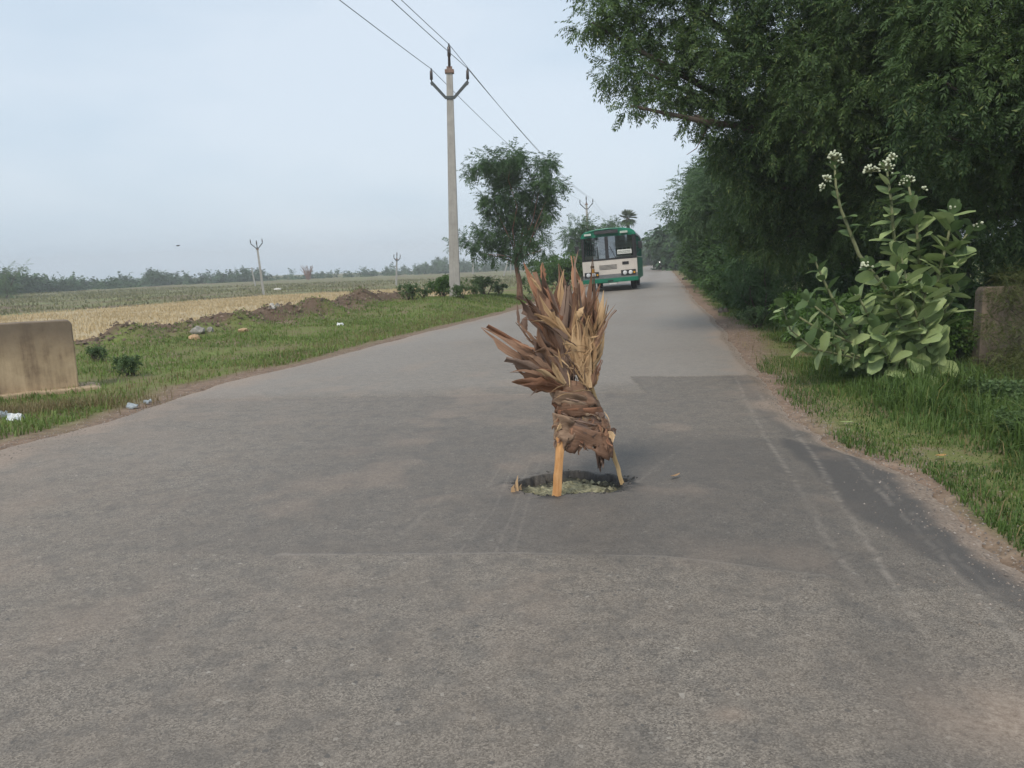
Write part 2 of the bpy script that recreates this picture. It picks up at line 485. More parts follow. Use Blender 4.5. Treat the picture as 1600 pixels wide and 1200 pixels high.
# thin pale lines scraped and washed along the wheel paths
lines = np.zeros_like(X)
def scratch(pts, w=0.016, a=1.0):
    global lines
    d = polydist(X, Y, pts)
    br = 0.25 + 0.75*sstep(0.30, 0.58, fbm(X*2, Y, 1.4, 3))
    lines = np.maximum(lines, 0.62*a*br*(0.15+1.2*nfine)*(1 - sstep(w*0.25, w*1.15, d + 0.02*(nfine-0.5))))
def gxy(*q): return [tuple(G(a, b)[:2]) for a, b in q]
scratch(gxy((1150, 590), (1165, 625), (1200, 690), (1255, 772)), 0.012)
scratch(gxy((1180, 610), (1225, 655), (1270, 710), (1330, 810), (1400, 920), (1455, 1000)), 0.012)
scratch(gxy((1240, 665), (1310, 697), (1352, 745), (1420, 815), (1500, 900), (1590, 1000)), 0.013)
scratch(gxy((1255, 772), (1290, 840), (1340, 910), (1390, 980)), 0.018, 0.6)
scratch(gxy((1340, 720), (1400, 775), (1470, 850), (1560, 930)), 0.010, 0.7)
for q in ([(838, 690), (802, 800), (770, 870)], [(855, 690), (838, 740), (800, 870)], [(820, 690), (770, 800), (712, 868)],
          [(800, 700), (740, 800), (690, 862)], [(900, 705), (880, 760)], [(1085, 690), (1030, 725), (990, 760)], [(700, 770), (595, 862)],
          [(655, 790), (610, 850)]):
    scratch(gxy(*q), 0.009, 0.42)
scratch([tuple(p) for p in zip(np.linspace(-1.2, 1.36, 12), np.interp(np.linspace(-1.2, 1.36, 12), (-5.2, -2.1, -1.0, 0.0, 0.7, 1.38), (3.75, 3.86, 3.70, 3.64, 3.52, 3.22)))], 0.022, 0.9)
def stain(px, py, rx, ry):
    q = G(px, py)
    return np.exp(-(((X-q.x)/rx)**2 + ((Y-q.y)/ry)**2)*1.2)
dw = np.where(X > 0.5*(el+er), np.interp(Y, [0, 6, 8, 14, 30], [0.16, 0.16, 0.5, 0.45, 0.4]), 0.75)
dust = np.clip((1 - sstep(0.03, dw, edge_in + 0.9*dw*(nmid-0.5)*1.6 + 0.4*dw*(nlow-0.5))), 0, 1)*0.9
dust = np.maximum(dust, 0.8*stain(1580, 1120, 0.30, 0.22)*sstep(0.3, 0.6, nmid+0.1))
dust = np.maximum(dust, 0.6*stain(1140, 1120, 0.06, 0.04)*sstep(0.25, 0.5, nfine))
dust = np.maximum(dust, 0.55*stain(1290, 770, 0.12, 0.25)*sstep(0.3, 0.6, nmid))
dust = np.maximum(dust, 0.45*stain(1240, 610, 0.25, 0.9))
dust = np.maximum(dust, 0.35*sstep(0.5, 0.75, nmid)*sstep(0.45, 0.6, nlow))
dust = np.maximum(dust, 0.35*(1-sstep(-4.2, -1.8, X))*(Y < 14)*sstep(0.3, 0.7, nmid))
dark = 0.24*trench + 0.55*strip + 0.10*over_near
dark += 0.12*sstep(0.0, 0.05, mid_edge)*(1-over_near)*sstep(-2.6, -1.0, X)*(1 - beyond)
dark += 0.30*np.exp(-((Y-9.02+0.24*(X-2.7))/0.10)**2)*sstep(2.35, 2.6, X)*(Y < 10)
dark = dark - 0.16*beyond*sstep(8.3, 9.2, Y) + 0.16*(nlow-0.5)
wp = 0.5 + 0.5*np.cos((X - 0.5*(el+er))/1.05*math.pi)     # polished wheel tracks farther down
dark -= 0.10*wp*sstep(12, 20, Y)
set_attr_vals = dict(dust=np.clip(dust, 0, 1), dark=np.clip(dark, -0.5, 1), lines=np.clip(lines, 0, 1),
                     rim=np.clip(np.exp(-(np.maximum(0, sdh)/0.02)**2)*sstep(-0.075, -0.03, sdh)*sstep(0.25, 0.5, nfine+0.1)*0.8
                                 + 0.8*np.exp(-((sdh-0.03)/0.05)**2)*sstep(0.5, 0.72, fbm(X, Y, 16.0, 3)), 0, 1))
ny, nx = X.shape
idx = np.arange(nx*ny).reshape(ny, nx)
quads = np.stack([idx[:-1, :-1], idx[:-1, 1:], idx[1:, 1:], idx[1:, :-1]], -1).reshape(-1, 4)
inhole = (sdh < -0.006).ravel()
qh = inhole[quads].all(1)
V = np.stack([X, Y, Z], -1).reshape(-1, 3)
me = np_mesh('road', V, quads[~qh])
for a, v in set_attr_vals.items(): set_attr(me, a, v.ravel())
k = Nodes('worn_asphalt')
vor = k.new('TexVoronoi'); vor.inputs['Scale'].default_value = 190.0
k.link(k.coord(), vor.inputs['Vector'])
vor2 = k.new('TexVoronoi'); vor2.inputs['Scale'].default_value = 70.0
k.link(k.coord(), vor2.inputs['Vector'])
fA, fB, fC = k.noise(160, 2), k.noise(3.0, 4), k.noise(24, 3)
sep = k.new('SeparateColor'); k.link(vor.outputs['Color'], sep.inputs[0])
sep2 = k.new('SeparateColor'); k.link(vor2.outputs['Color'], sep2.inputs[0])
agg = k.math('ADD', k.math('MULTIPLY', sep.outputs[0], 0.55), k.math('MULTIPLY', fA, 0.45))
agg = k.math('ADD', k.math('MULTIPLY', agg, 0.75), k.math('MULTIPLY', fC, 0.25))
base = k.ramp(agg, [(0.25, (0.080, 0.066, 0.052)), (0.5, (0.196, 0.166, 0.134)), (0.76, (0.35, 0.30, 0.245))])
base = k.mix(k.frange(sep2.outputs[1], 0.993, 0.996), base, (0.36, 0.32, 0.27))       # pale stones
base = k.mix(k.frange(sep2.outputs[2], 0.988, 0.994), base, (0.10, 0.09, 0.08))
base = k.mix(k.frange(fB, 0.35, 0.7, 0.0, 0.4), base, (0.19, 0.15, 0.115))
base = k.mix(k.frange(k.noise(7.0, 5, 0.65), 0.46, 0.62, 0.0, 0.4), base, (0.095, 0.086, 0.077))
base = k.mix(k.frange(k.noise(19.0, 4, 0.6), 0.5, 0.7, 0.0, 0.3), base, (0.28, 0.24, 0.195))
crk = k.new('TexVoronoi'); crk.feature = 'DISTANCE_TO_EDGE'; crk.inputs['Scale'].default_value = 1.1
wv = k.new('Mix'); wv.data_type = 'VECTOR'
nzv = k.new('TexNoise'); nzv.inputs['Scale'].default_value = 3.0; nzv.inputs['Detail'].default_value = 5; k.link(k.coord(), nzv.inputs['Vector'])
va = k.new('VectorMath'); va.operation = 'MULTIPLY_ADD'; va.inputs[1].default_value = (0.5, 0.5, 0.5); k.link(nzv.outputs['Color'], va.inputs[0]); k.link(k.coord(), va.inputs[2])
k.link(va.outputs[0], crk.inputs['Vector'])
crack = k.math('MULTIPLY', k.frange(crk.outputs['Distance'], 0.0, 0.006, 1, 0), k.frange(k.noise(0.55, 3), 0.50, 0.62))
base = k.mix(k.math('MULTIPLY', crack, 0.55), base, (0.075, 0.066, 0.058))
dk = k.math('MAXIMUM', k.attr('dark'), 0.0)
base = k.mix(dk, base, (0.078, 0.070, 0.064))
lt = k.math('MAXIMUM', k.math('MULTIPLY', k.attr('dark'), -1.0), 0.0)
base = k.mix(k.math('MULTIPLY', lt, 2.0), base, (0.34, 0.305, 0.27))
base = k.mix(k.math('MULTIPLY', k.attr('lines'), 0.75), base, (0.42, 0.36, 0.30))
dcol = k.ramp(k.noise(45, 4), [(0.3, (0.22, 0.155, 0.11)), (0.7, (0.40, 0.31, 0.24))])
base = k.mix(k.math('MULTIPLY', k.attr('dust'), 0.85), base, dcol)
base = k.mix(k.math('MULTIPLY', k.attr('rim'), 0.9), base, (0.022, 0.021, 0.020))
k.col(base); k.b.inputs['Roughness'].default_value = 0.66; k.b.inputs['Specular IOR Level'].default_value = 0.5
k.bump(k.math('ADD', agg, k.math('MULTIPLY', vor.outputs['Distance'], 0.6)), 0.45, 0.004)
road = prop(link_mesh('road', me, k.m, smooth=True), kind='structure')
used = np.unique(quads[qh]); remap = -np.ones(len(V), int); remap[used] = np.arange(len(used))
me = np_mesh('pothole', V[used], remap[quads[qh]])
hv = V[used]
set_attr(me, 'mud', np.clip(sstep(-0.13, -0.03, hole_sd(hv[:, 0], hv[:, 1]) + 0.10*(fbm(hv[:, 0], hv[:, 1], 11.0, 3)-0.5)), 0, 1))
k = Nodes('pothole_rubble')
v = k.new('TexVoronoi'); v.inputs['Scale'].default_value = 42.0; k.link(k.coord(), v.inputs['Vector'])
f = k.noise(30, 5, 0.65)
c = k.ramp(f, [(0.3, (0.085, 0.078, 0.042)), (0.5, (0.25, 0.23, 0.135)), (0.72, (0.42, 0.385, 0.25))])
c = k.mix(k.math('MULTIPLY', k.attr('mud'), 0.92), c, (0.030, 0.030, 0.022))
k.col(c); k.b.inputs['Roughness'].default_value = 0.9
k.bump(k.math('ADD', f, v.outputs['Distance']), 0.9, 0.02)
prop(link_mesh('pothole', me, k.m, smooth=True), label='ragged pothole with pale rubble floor broken through the asphalt', kind='structure')

# ------------------------------------------------------------------ foliage generator
def leaf_quads(L, W, n_seg=1):
    """one leaf blade along +X as a diamond"""
    return np.array([(0, 0, 0), (0.45*L, W/2, 0.0), (L, 0, -0.06*L), (0.45*L, -W/2, 0.0)])
def rotz(v, a):
    c, s = math.cos(a), math.sin(a)
    return v @ np.array([[c, s, 0], [-s, c, 0], [0, 0, 1]])
def roty(v, a):
    c, s = math.cos(a), math.sin(a)
    return v @ np.array([[c, 0, -s], [0, 1, 0], [s, 0, c]])
def rotx(v, a):
    c, s = math.cos(a), math.sin(a)
    return v @ np.array([[1, 0, 0], [0, c, s], [0, -s, c]])
def pinnate(pairs=6, L=0.34, W=0.085, droop=0.35):
    """feather of leaflets on a drooping midrib of length 1"""
    vs = []
    for i in range(pairs):
        t = 0.22 + 0.72*i/(pairs-1)
        p = np.array([t, 0, -droop*t*t])
        for s in (-1, 1):
            l = leaf_quads(L*(1.05-0.35*t), W)
            l = rotx(l, random.uniform(-0.5, 0.5)); l = roty(l, random.uniform(0.2, 0.75)); l = rotz(l, s*random.uniform(0.7, 1.05))
            vs.append(l + p)
    l = roty(leaf_quads(L*0.8, W), 0.8); vs.append(l + np.array([0.95, 0, -droop*0.9]))
    return np.concatenate(vs)
def tuft(n=9, L=0.5, W=0.26):
    vs = []
    for i in range(n):
        l = rotx(leaf_quads(L*random.uniform(0.6, 1.1), W*random.uniform(0.7, 1.1)), random.uniform(-0.8, 0.8))
        l = roty(l, random.uniform(-0.6, 0.6)); l = rotz(l, random.uniform(-1.5, 1.5))
        vs.append(l + np.array([random.uniform(0, 0.6), random.uniform(-0.25, 0.25), random.uniform(-0.2, 0.2)]))
    return np.concatenate(vs)
def scatter(centers, dirs, tmpls, scale):
    """place leaf sprays: each template a set of quads, axis along dirs"""
    n = len(centers)
    d = dirs / np.linalg.norm(dirs, axis=1, keepdims=True)
    up = np.tile([0, 0, 1.0], (n, 1)) + RNG.normal(0, 0.35, (n, 3))
    side = np.cross(up, d); side /= np.linalg.norm(side, axis=1, keepdims=True) + 1e-9
    up2 = np.cross(d, side)
    which = RNG.integers(0, len(tmpls), n)
    out = []
    for w, t in enumerate(tmpls):
        m = which == w
        if not m.any(): continue
        sc = scale[m][:, None, None]
        v = (t[None, :, 0:1]*d[m][:, None] + t[None, :, 1:2]*side[m][:, None] + t[None, :, 2:3]*up2[m][:, None])*sc + centers[m][:, None]
        out.append(v.reshape(-1, 3))
    V = np.concatenate(out)
    return V, np.arange(len(V)).reshape(-1, 4)
def blob_points(blobs, dens, fill=0.5, down=0.25, cl=6, twig=0.16):
    """sprays in rosettes at the twig ends, through the outer part of each bough"""
    C, D = [], []
    for (x, y, z, r, *q) in blobs:
        sq = q[0] if q else 0.8
        n = max(2, int(dens*r*r/cl))
        v = RNG.normal(0, 1, (n, 3)); v /= np.linalg.norm(v, axis=1, keepdims=True)
        lob = RNG.normal(0, 1, (6, 3)); lob /= np.linalg.norm(lob, axis=1, keepdims=True)
        bump = 0.68 + 0.50*np.max(np.clip(v @ lob.T, 0, 1)**4, axis=1)
        rr = r*bump*(fill + (1-fill)*RNG.random(n)**0.6)
        c = np.array([x, y, z]) + v*rr[:, None]*np.array([1, 1, sq])
        c = np.repeat(c, cl, 0); vv = np.repeat(v, cl, 0)
        d = vv*np.array([1, 1, 0.7])*0.75 + np.array([0, 0, -down]) + RNG.normal(0, 0.62, (n*cl, 3))
        C.append(c + RNG.normal(0, 0.25*twig, (n*cl, 3))); D.append(d)
    return np.concatenate(C), np.concatenate(D)
NEEM_T = [pinnate(6, 0.34, 0.075), pinnate(5, 0.38, 0.085, 0.5), pinnate(7, 0.30, 0.07, 0.25)]
NEEM_FAR = [pinnate(3, 0.55, 0.2), pinnate(3, 0.5, 0.22, 0.5), tuft(6, 0.6, 0.25)]
TUFT_T = [tuft(9), tuft(8, 0.55, 0.3), tuft(10, 0.45, 0.22)]
FINE_T = [pinnate(8, 0.16, 0.05, 0.1), pinnate(9, 0.14, 0.045, 0.2)]
def crown_mesh(name, blobs, dens, size, tmpls, fill=0.5, down=0.25):
    C, D = blob_points(blobs, dens, fill, down)
    s = size*RNG.uniform(0.7, 1.25, len(C))
    V, F = scatter(C, D, tmpls, s)
    return np_mesh(name, V, F)
def wiggle(a, b, n=5, amp=0.08):
    a, b = Vector(a), Vector(b); L = (b-a).length
    out = []
    for i in range(n+1):
        t = i/n
        q = a.lerp(b, t)
        if 0 < i < n: q += Vector((random.gauss(0, amp), random.gauss(0, amp), random.gauss(0, amp*0.6)))*L*0.5
        out.append(q)
    return out
def trunk_mesh(base, fork, blobs, r0, r1, nl=10, lean=None, rl=0.45):
    """tapering trunk with limbs that reach into the boughs"""
    mb = MB()
    pts = wiggle(base, fork, 5, 0.05)
    pts[0] = Vector(base) - Vector((0, 0, 0.15))
    mb.tube(pts, [r0*1.25] + [r0 + (r1-r0)*i/5 for i in range(1, 6)], 9)
    for b in (blobs if len(blobs) <= nl else random.sample(list(blobs), nl)):
        p = Vector(fork).lerp(Vector(base), random.uniform(0, 0.25))
        w = wiggle(p, Vector(b[:3]), 4, 0.05)
        mb.tube(w, [r1*rl*(1.25-0.27*i) for i in range(5)], 6)
    return mb
def tree(name, label, base, fork, blobs, dens, size, tmpls, leafm, barkm, r0, r1, group=None, nl=10, fill=0.5, down=0.25, cat='tree'):
    root = empty(name, base)
    o = Vector(base)
    bl = [(x-o.x, y-o.y, z-o.z, *q) for (x, y, z, *q) in blobs]
    tr = trunk_mesh((0, 0, 0), Vector(fork)-o, bl, r0, r1, nl).build('trunk', barkm, root, smooth=True)
    cr = link_mesh('crown', crown_mesh('crown', bl, dens, size, tmpls, fill, down), leafm, root)
    cr['kind'] = 'stuff'
    prop(root, label, cat, group)
    return root

# ------------------------------------------------------------------ roadside trees on the right
# the big neem whose boughs reach over the road
near_blobs = []
for (px, py, y, r) in [(945, 12, 13.0, 0.50), (985, 45, 13.2, 0.5), (925, 35, 12.9, 0.3), (962, 112, 12.8, 0.36), (1005, 112, 13.0, 0.45), (935, -50, 13.4, 0.7), (1000, -60, 13.4, 0.8),
                       (1020, 152, 12.6, 0.32), (985, 165, 12.4, 0.2), (1050, 15, 13.6, 0.7), (1050, 85, 13.4, 0.55), (1060, 148, 13.0, 0.34), (1120, 50, 13.2, 0.8),
                       (1085, 180, 12.7, 0.2), (1115, 140, 13.2, 0.65), (1130, 200, 13.0, 0.40), (1160, 245, 13.4, 0.6), (1180, 100, 12.6, 1.0), (1190, 190, 13.0, 0.8),
                       (1110, -80, 13.4, 1.1), (1230, 10, 12.4, 1.1), (1250, 110, 12.0, 0.9), (1270, 200, 12.2, 0.9), (1190, 290, 13.8, 0.8), (1260, 290, 13.6, 0.9),
                       (1330, 60, 11.6, 0.9), (1340, 150, 11.4, 0.8), (1330, 250, 12.4, 0.8), (1300, -60, 12.4, 1.2), (1400, 10, 11.2, 0.9), (1410, 110, 11.0, 0.8),
                       (1320, 340, 13.4, 0.8), (1230, 370, 14.2, 0.8), (1400, 200, 11.6, 0.7), (1170, 350, 14.6, 0.7)]:
    q = P(px, py, y); near_blobs.append((q.x, q.y, q.z, r, 0.75))
base = (8.0, 15.0, gz(8.0, 15.0))
t1 = tree('neem_tree', 'large dark neem tree whose boughs overhang the road at top centre', base, (7.3, 14.3, 2.9), near_blobs,
          1080, 0.26, NEEM_T, M['neem_near'], M['bark'], 0.34, 0.24, 'neem trees along the right roadside', nl=16, fill=0.35, down=0.22)
tw = MB(); a = P(1103, 205, 12.9); b = P(1088, 232, 12.9); c_ = P(1073, 242, 12.9)
tw.tube([Vector(q)-Vector(base) for q in (P(1112, 185, 12.9), a, b, c_)], [0.012, 0.010, 0.008, 0.004], 5).build('twig', M['bark_red'], t1)

right_blobs = []
for (px, py, y, r) in [(1470, 30, 9.8, 0.8), (1540, 20, 9.6, 0.8), (1600, 40, 9.6, 0.9), (1480, 130, 9.6, 0.75), (1470, 210, 9.9, 0.7), (1540, 110, 10.2, 0.7), (1610, 130, 9.4, 0.8),
                       (1560, 190, 10.2, 0.75), (1500, 270, 10.8, 0.7), (1580, 270, 10.6, 0.75), (1430, 300, 11.6, 0.7), (1640, 220, 9.8, 0.8), (1560, 350, 11.0, 0.7), (1480, 350, 11.6, 0.7),
                       (1560, -70, 10.0, 1.2), (1680, -20, 10.0, 1.2), (1450, -70, 10.4, 1.1), (1640, 330, 10.8, 0.8), (1700, 130, 10, 1.0), (1390, 330, 12.6, 0.7)]:
    q = P(px, py, y); right_blobs.append((q.x, q.y, q.z, r, 0.8))
tree('neem_tree', 'dark neem tree at the right picture edge behind the parapet wall', (8.6, 11.8, gz(8.6, 11.8)), (8.2, 11.6, 2.6), right_blobs,
     860, 0.26, NEEM_T, M['neem_near'], M['bark'], 0.28, 0.2, 'neem trees along the right roadside', nl=12, fill=0.35, down=0.22)

def round_blobs(h0, h1, rad, n, r, seed, skew=(0, 0)):
    rs = random.Random(seed); out = []
    zc, zr = (h0+h1)/2, (h1-h0)/2
    while len(out) < n:
        v = Vector((rs.gauss(0, 1), rs.gauss(0, 1), rs.gauss(0, 1))).normalized()*rs.uniform(0.45, 1.0)
        z = zc + v.z*(zr - r*0.6)
        out.append((v.x*(rad-r*0.6) + skew[0]*(z-h0)/(h1-h0), v.y*(rad-r*0.6) + skew[1], z, r*rs.uniform(0.7, 1.2), 0.8))
    return out
def proto_tree(blobs, dens, size, tmpls, leafm, fork, r0, r1, nl=9, barkm='bark', fill=0.45, down=0.3):
    cm = crown_mesh('crown', blobs, dens, size, tmpls, fill, down); cm.materials.append(leafm)
    tm_ob = trunk_mesh((0, 0, 0), fork, blobs, r0, r1, nl).build('trunk', M[barkm], None, smooth=True)
    tm = tm_ob.data; bpy.data.objects.remove(tm_ob)
    return cm, tm
def place_tree(name, proto, loc, rz, sc, label, group=None, cat='tree'):
    root = empty(name, loc, (0, 0, rz)); root.scale = sc if hasattr(sc, '__len__') else (sc, sc, sc)
    link_mesh('trunk', proto[1], None, root); c = link_mesh('crown', proto[0], None, root); c['kind'] = 'stuff'
    return prop(root, label, cat, group)
mid = [proto_tree(round_blobs(0.9, 7.0, 3.0, 30, 1.0, 11), 170, 0.50, NEEM_T, M['neem'], (0, 0, 2.2), 0.26, 0.18),
       proto_tree(round_blobs(0.7, 6.4, 2.8, 28, 0.95, 12, (-0.8, 0)), 170, 0.50, NEEM_T, M['neem'], (0, 0, 2.0), 0.24, 0.17)]
row = [(8.3, 18.8, 1.0, 'behind the flowering milkweed, second tree from the camera'), (9.0, 23.2, 0.95, 'third tree back on the right verge'),
       (9.4, 28.0, 0.95, 'fourth tree back on the right verge'), (10.0, 33.5, 1.0, 'fifth tree back, its crown left against the sky'),
       (11.4, 40.0, 1.0, 'sixth tree back, beside the far straight of road'), (13.4, 49.0, 1.0, 'seventh tree back along the right of the road'),
       (16.4, 62.0, 1.05, 'eighth tree back, far along the right verge'), (20.2, 80.0, 1.1, 'ninth tree back, far along the right verge')]
for i, (x, y, s, lb) in enumerate(row):
    place_tree('neem_tree', mid[i % 2], (x, y, gz(x, y)), random.uniform(0, 6.28), (s*random.uniform(0.95, 1.05), s, s*random.uniform(0.92, 1.08)),
               'dark neem tree ' + lb, 'neem trees along the right roadside')
for i, (x, y, s, lb) in enumerate([(13.6, 14.5, 1.2, 'deep in the shade at the right picture edge'), (14.6, 20.5, 1.25, 'in the back row behind the near neem'), (16.0, 28.0, 1.25, 'in the back row, middle of the dark grove')]):
    place_tree('neem_tree', mid[(i+1) % 2], (x, y, gz(x, y)), random.uniform(0, 6.28), s, 'tall dark neem tree ' + lb, 'neem trees of the back row')

# ------------------------------------------------------------------ undergrowth along the right verge
def bush_proto(h, rad, n, r, seed, dens, size, tmpls, leafm, down=0.1):
    bl = [(x, y, max(z, r*0.35), rr, 0.75) for (x, y, z, rr, q) in round_blobs(0.05, h, rad, n, r, seed)]
    cm = crown_mesh('foliage', bl, dens, size, tmpls, 0.35, down); cm.materials.append(leafm)
    mb = MB()
    for b in bl[:7]: mb.tube(wiggle((random.uniform(-.1, .1), random.uniform(-.1, .1), -0.1), Vector(b[:3]), 4, 0.08), [0.03, 0.024, 0.018, 0.012, 0.007], 5)
    ob = mb.build('stem', M['bark'], None); sm = ob.data; bpy.data.objects.remove(ob)
    return cm, sm
def place_bush(name, proto, x, y, rz, sc, label, group, cat='bush', dz=0.0):
    root = empty(name, (x, y, gz(x, y)+dz), (0, 0, rz)); root.scale = sc if hasattr(sc, '__len__') else (sc,)*3
    link_mesh('stem', proto[1], None, root); c = link_mesh('foliage', proto[0], None, root); c['kind'] = 'stuff'
    return prop(root, label, cat, group)
bp = [bush_proto(2.4, 1.3, 16, 0.6, 21, 330, 0.26, TUFT_T, M['bush']),
      bush_proto(2.0, 1.2, 14, 0.55, 22, 330, 0.24, NEEM_T, M['neem_small']),
      bush_proto(1.1, 0.8, 12, 0.4, 23, 620, 0.15, TUFT_T, M['creeper']),
      bush_proto(0.8, 0.6, 10, 0.3, 24, 420, 0.16, TUFT_T, M['weed'])]
under = [(6.9, 13.2, 0, 0.8, 'just behind the flowering milkweed'), (5.7, 14.4, 1, 0.72, 'at the verge left of the flowering milkweed'), (7.4, 15.9, 0, 0.95, 'under the overhanging neem'),
         (6.5, 17.6, 1, 0.85, 'beside the verge below the overhanging neem'), (7.1, 20.6, 0, 0.9, 'third clump back at the right verge'), (7.9, 24.2, 1, 1.0, 'fourth clump back at the right verge'),
         (8.7, 28.0, 0, 1.05, 'fifth clump back at the right verge'), (9.6, 32.2, 1, 1.1, 'sixth clump back at the right verge'), (10.6, 37.0, 0, 1.15, 'seventh clump back at the right verge'),
         (11.9, 43.0, 1, 1.2, 'eighth clump back at the right verge'), (13.4, 50.5, 0, 1.3, 'ninth clump back at the right verge'), (15.6, 61.0, 1, 1.4, 'tenth clump back at the right verge'),
         (18.2, 73.0, 0, 1.5, 'eleventh clump back at the right verge'), (9.6, 15.0, 1, 1.2, 'in the dark under the right-hand trees'), (9.4, 12.6, 0, 1.1, 'behind the right parapet wall in deep shade'),
         (11.5, 13.5, 0, 1.3, 'at the right picture edge deep under the trees')]
for (x, y, pi, s, lb) in under:
    if 16 < y and x < edgeR(y)+3.5: x = max(x-0.7, edgeR(y)+0.55*s+0.45)
    place_bush('roadside_bush', bp[pi], x, y, random.uniform(0, 6.28), (s, s, s*random.uniform(0.9, 1.1)), 'dense green bush ' + lb, 'bushes along the right verge')
for (x, y, s, lb) in [(7.3, 11.6, 1.25, 'rising behind the right parapet wall'), (8.6, 11.3, 1.2, 'at the right picture edge above the parapet wall'), (5.4, 10.9, 0.95, 'filling in behind the milkweed stems'),
                      (4.9, 11.7, 0.85, 'at the left foot of the flowering milkweed'), (6.4, 10.8, 0.85, 'between the milkweed and the parapet wall'), (4.5, 10.4, 0.62, 'low at the verge edge left of the milkweed'), (5.9, 11.6, 1.25, 'tall behind the middle of the milkweed'), (5.1, 12.6, 1.0, 'behind the left boughs of the milkweed'), (7.15, 9.55, 0.5, 'climbing over the front of the right parapet'), (7.6, 9.0, 0.6, 'at the right picture edge before the parapet')]:
    place_bush('green_creeper', bp[2], x, y, random.uniform(0, 6.28), s, 'bright green leafy creeper ' + lb, 'creepers round the milkweed', 'creeper')

for (px, py, sc, pi, lb) in [(1590, 640, 0.55, 3, 'weed clump at the right picture edge below the parapet'), (1540, 625, 0.42, 3, 'weed clump in the grass before the right parapet'), (1500, 600, 0.4, 3, 'weed tuft at the foot of the milkweed trunk'),
                         (1585, 700, 0.38, 3, 'dark weed clump low at the right picture edge'), (1370, 590, 0.38, 2, 'creeping weed under the left boughs of the milkweed'), (1290, 560, 0.42, 2, 'green weed at the verge left of the milkweed'),
                         (1245, 530, 0.5, 2, 'green weed clump farther up the right verge'), (1200, 500, 0.6, 2, 'bushy weed on the right verge before the dark bushes'), (1330, 610, 0.25, 3, 'small weed tuft in the grass under the milkweed')]:
    q = G(px, py, -0.12)
    place_bush('verge_weed', bp[pi], q.x, q.y, random.uniform(0, 6.28), sc, lb, 'weeds on the right verge', 'weed')

ordn = ['first', 'second', 'third', 'fourth', 'fifth', 'sixth', 'seventh', 'eighth', 'ninth', 'tenth']
for i, yv in enumerate([15.6, 18.2, 21.0, 24.0, 27.5, 31.5, 36.0, 42.0, 49.0, 58.0]):
    place_bush('edge_weed', bp[2 if i % 3 else 3], float(edgeR(yv))+0.75+0.15*(i % 2), yv, random.uniform(0, 6.28), 0.62+0.05*i, ordn[i]+' low leafy weed back along the right road edge, under the bushes', 'low weeds along the right road edge', 'weed')

# far wood closing the end of the road on the right, and the belt of scrub beyond the fields
wood = []
for y in np.arange(92, 175, 7.0):
    for dx, h in ((1.6, 6.5), (5.0, 7.5)):
        x = edgeR(y) + dx + random.uniform(-0.6, 0.6)
        for kx in range(5): wood.append((x+random.uniform(-1.8, 1.8), y+random.uniform(-3, 3), random.uniform(0.3, h-1.3), random.uniform(1.3, 2.1), 0.8))
for i in range(60):
    x = random.uniform(24, 52); wood.append((x, 178+random.uniform(0, 20), random.uniform(0, 6.0), random.uniform(1.6, 2.6), 0.8))
for i in range(26):
    y = random.uniform(105, 172); wood.append((edgeL(y) - random.uniform(3.5, 8.0), y, random.uniform(0, 1.4), random.uniform(0.8, 1.5), 0.8))
o = link_mesh('far_wood', crown_mesh('far_wood', wood, 23, 1.5, NEEM_FAR, 0.5), M['farwood'])
prop(o, 'hazy green wood closing the far end of the road', 'wood', kind='stuff')
belt = []
TOPX = [-80, 0, 60, 110, 150, 200, 240, 300, 350, 400, 430, 470, 540, 580, 640, 690, 740, 800, 860, 920, 990]
TOPY = [425, 424, 431, 431, 437, 433, 425, 430, 424, 420, 429, 425, 424, 420, 414, 404, 408, 408, 408, 404, 402]
DIST = ([-80, 0, 400, 650, 800, 1000], [120, 132, 215, 240, 270, 300])
px = -80.0
while px < 1000:
    d = float(np.interp(px, *DIST))
    for kk in range(3):
        dd = d*random.uniform(1.0, 1.2)
        top = P(px+random.uniform(-6, 6), np.interp(px, TOPX, TOPY)+random.uniform(-1.5, 7)+kk*3, dd)
        hgt = max(1.6, top.z + 0.9)
        r = min(hgt*0.42, random.uniform(1.4, 2.4))
        z = top.z - r*0.75
        while True:
            belt.append((top.x+random.uniform(-.8, .8), top.y+random.uniform(-1, 1), z, r*random.uniform(0.8, 1.15), 0.8))
            z -= r*0.95
            if z < -0.7: break
    px += 7.5
o = link_mesh('distant_scrub', crown_mesh('distant_scrub', belt, 25, 1.35, NEEM_FAR, 0.4), M['farwood'])
prop(o, 'hazy belt of scrub trees beyond the fields', 'trees', kind='stuff')

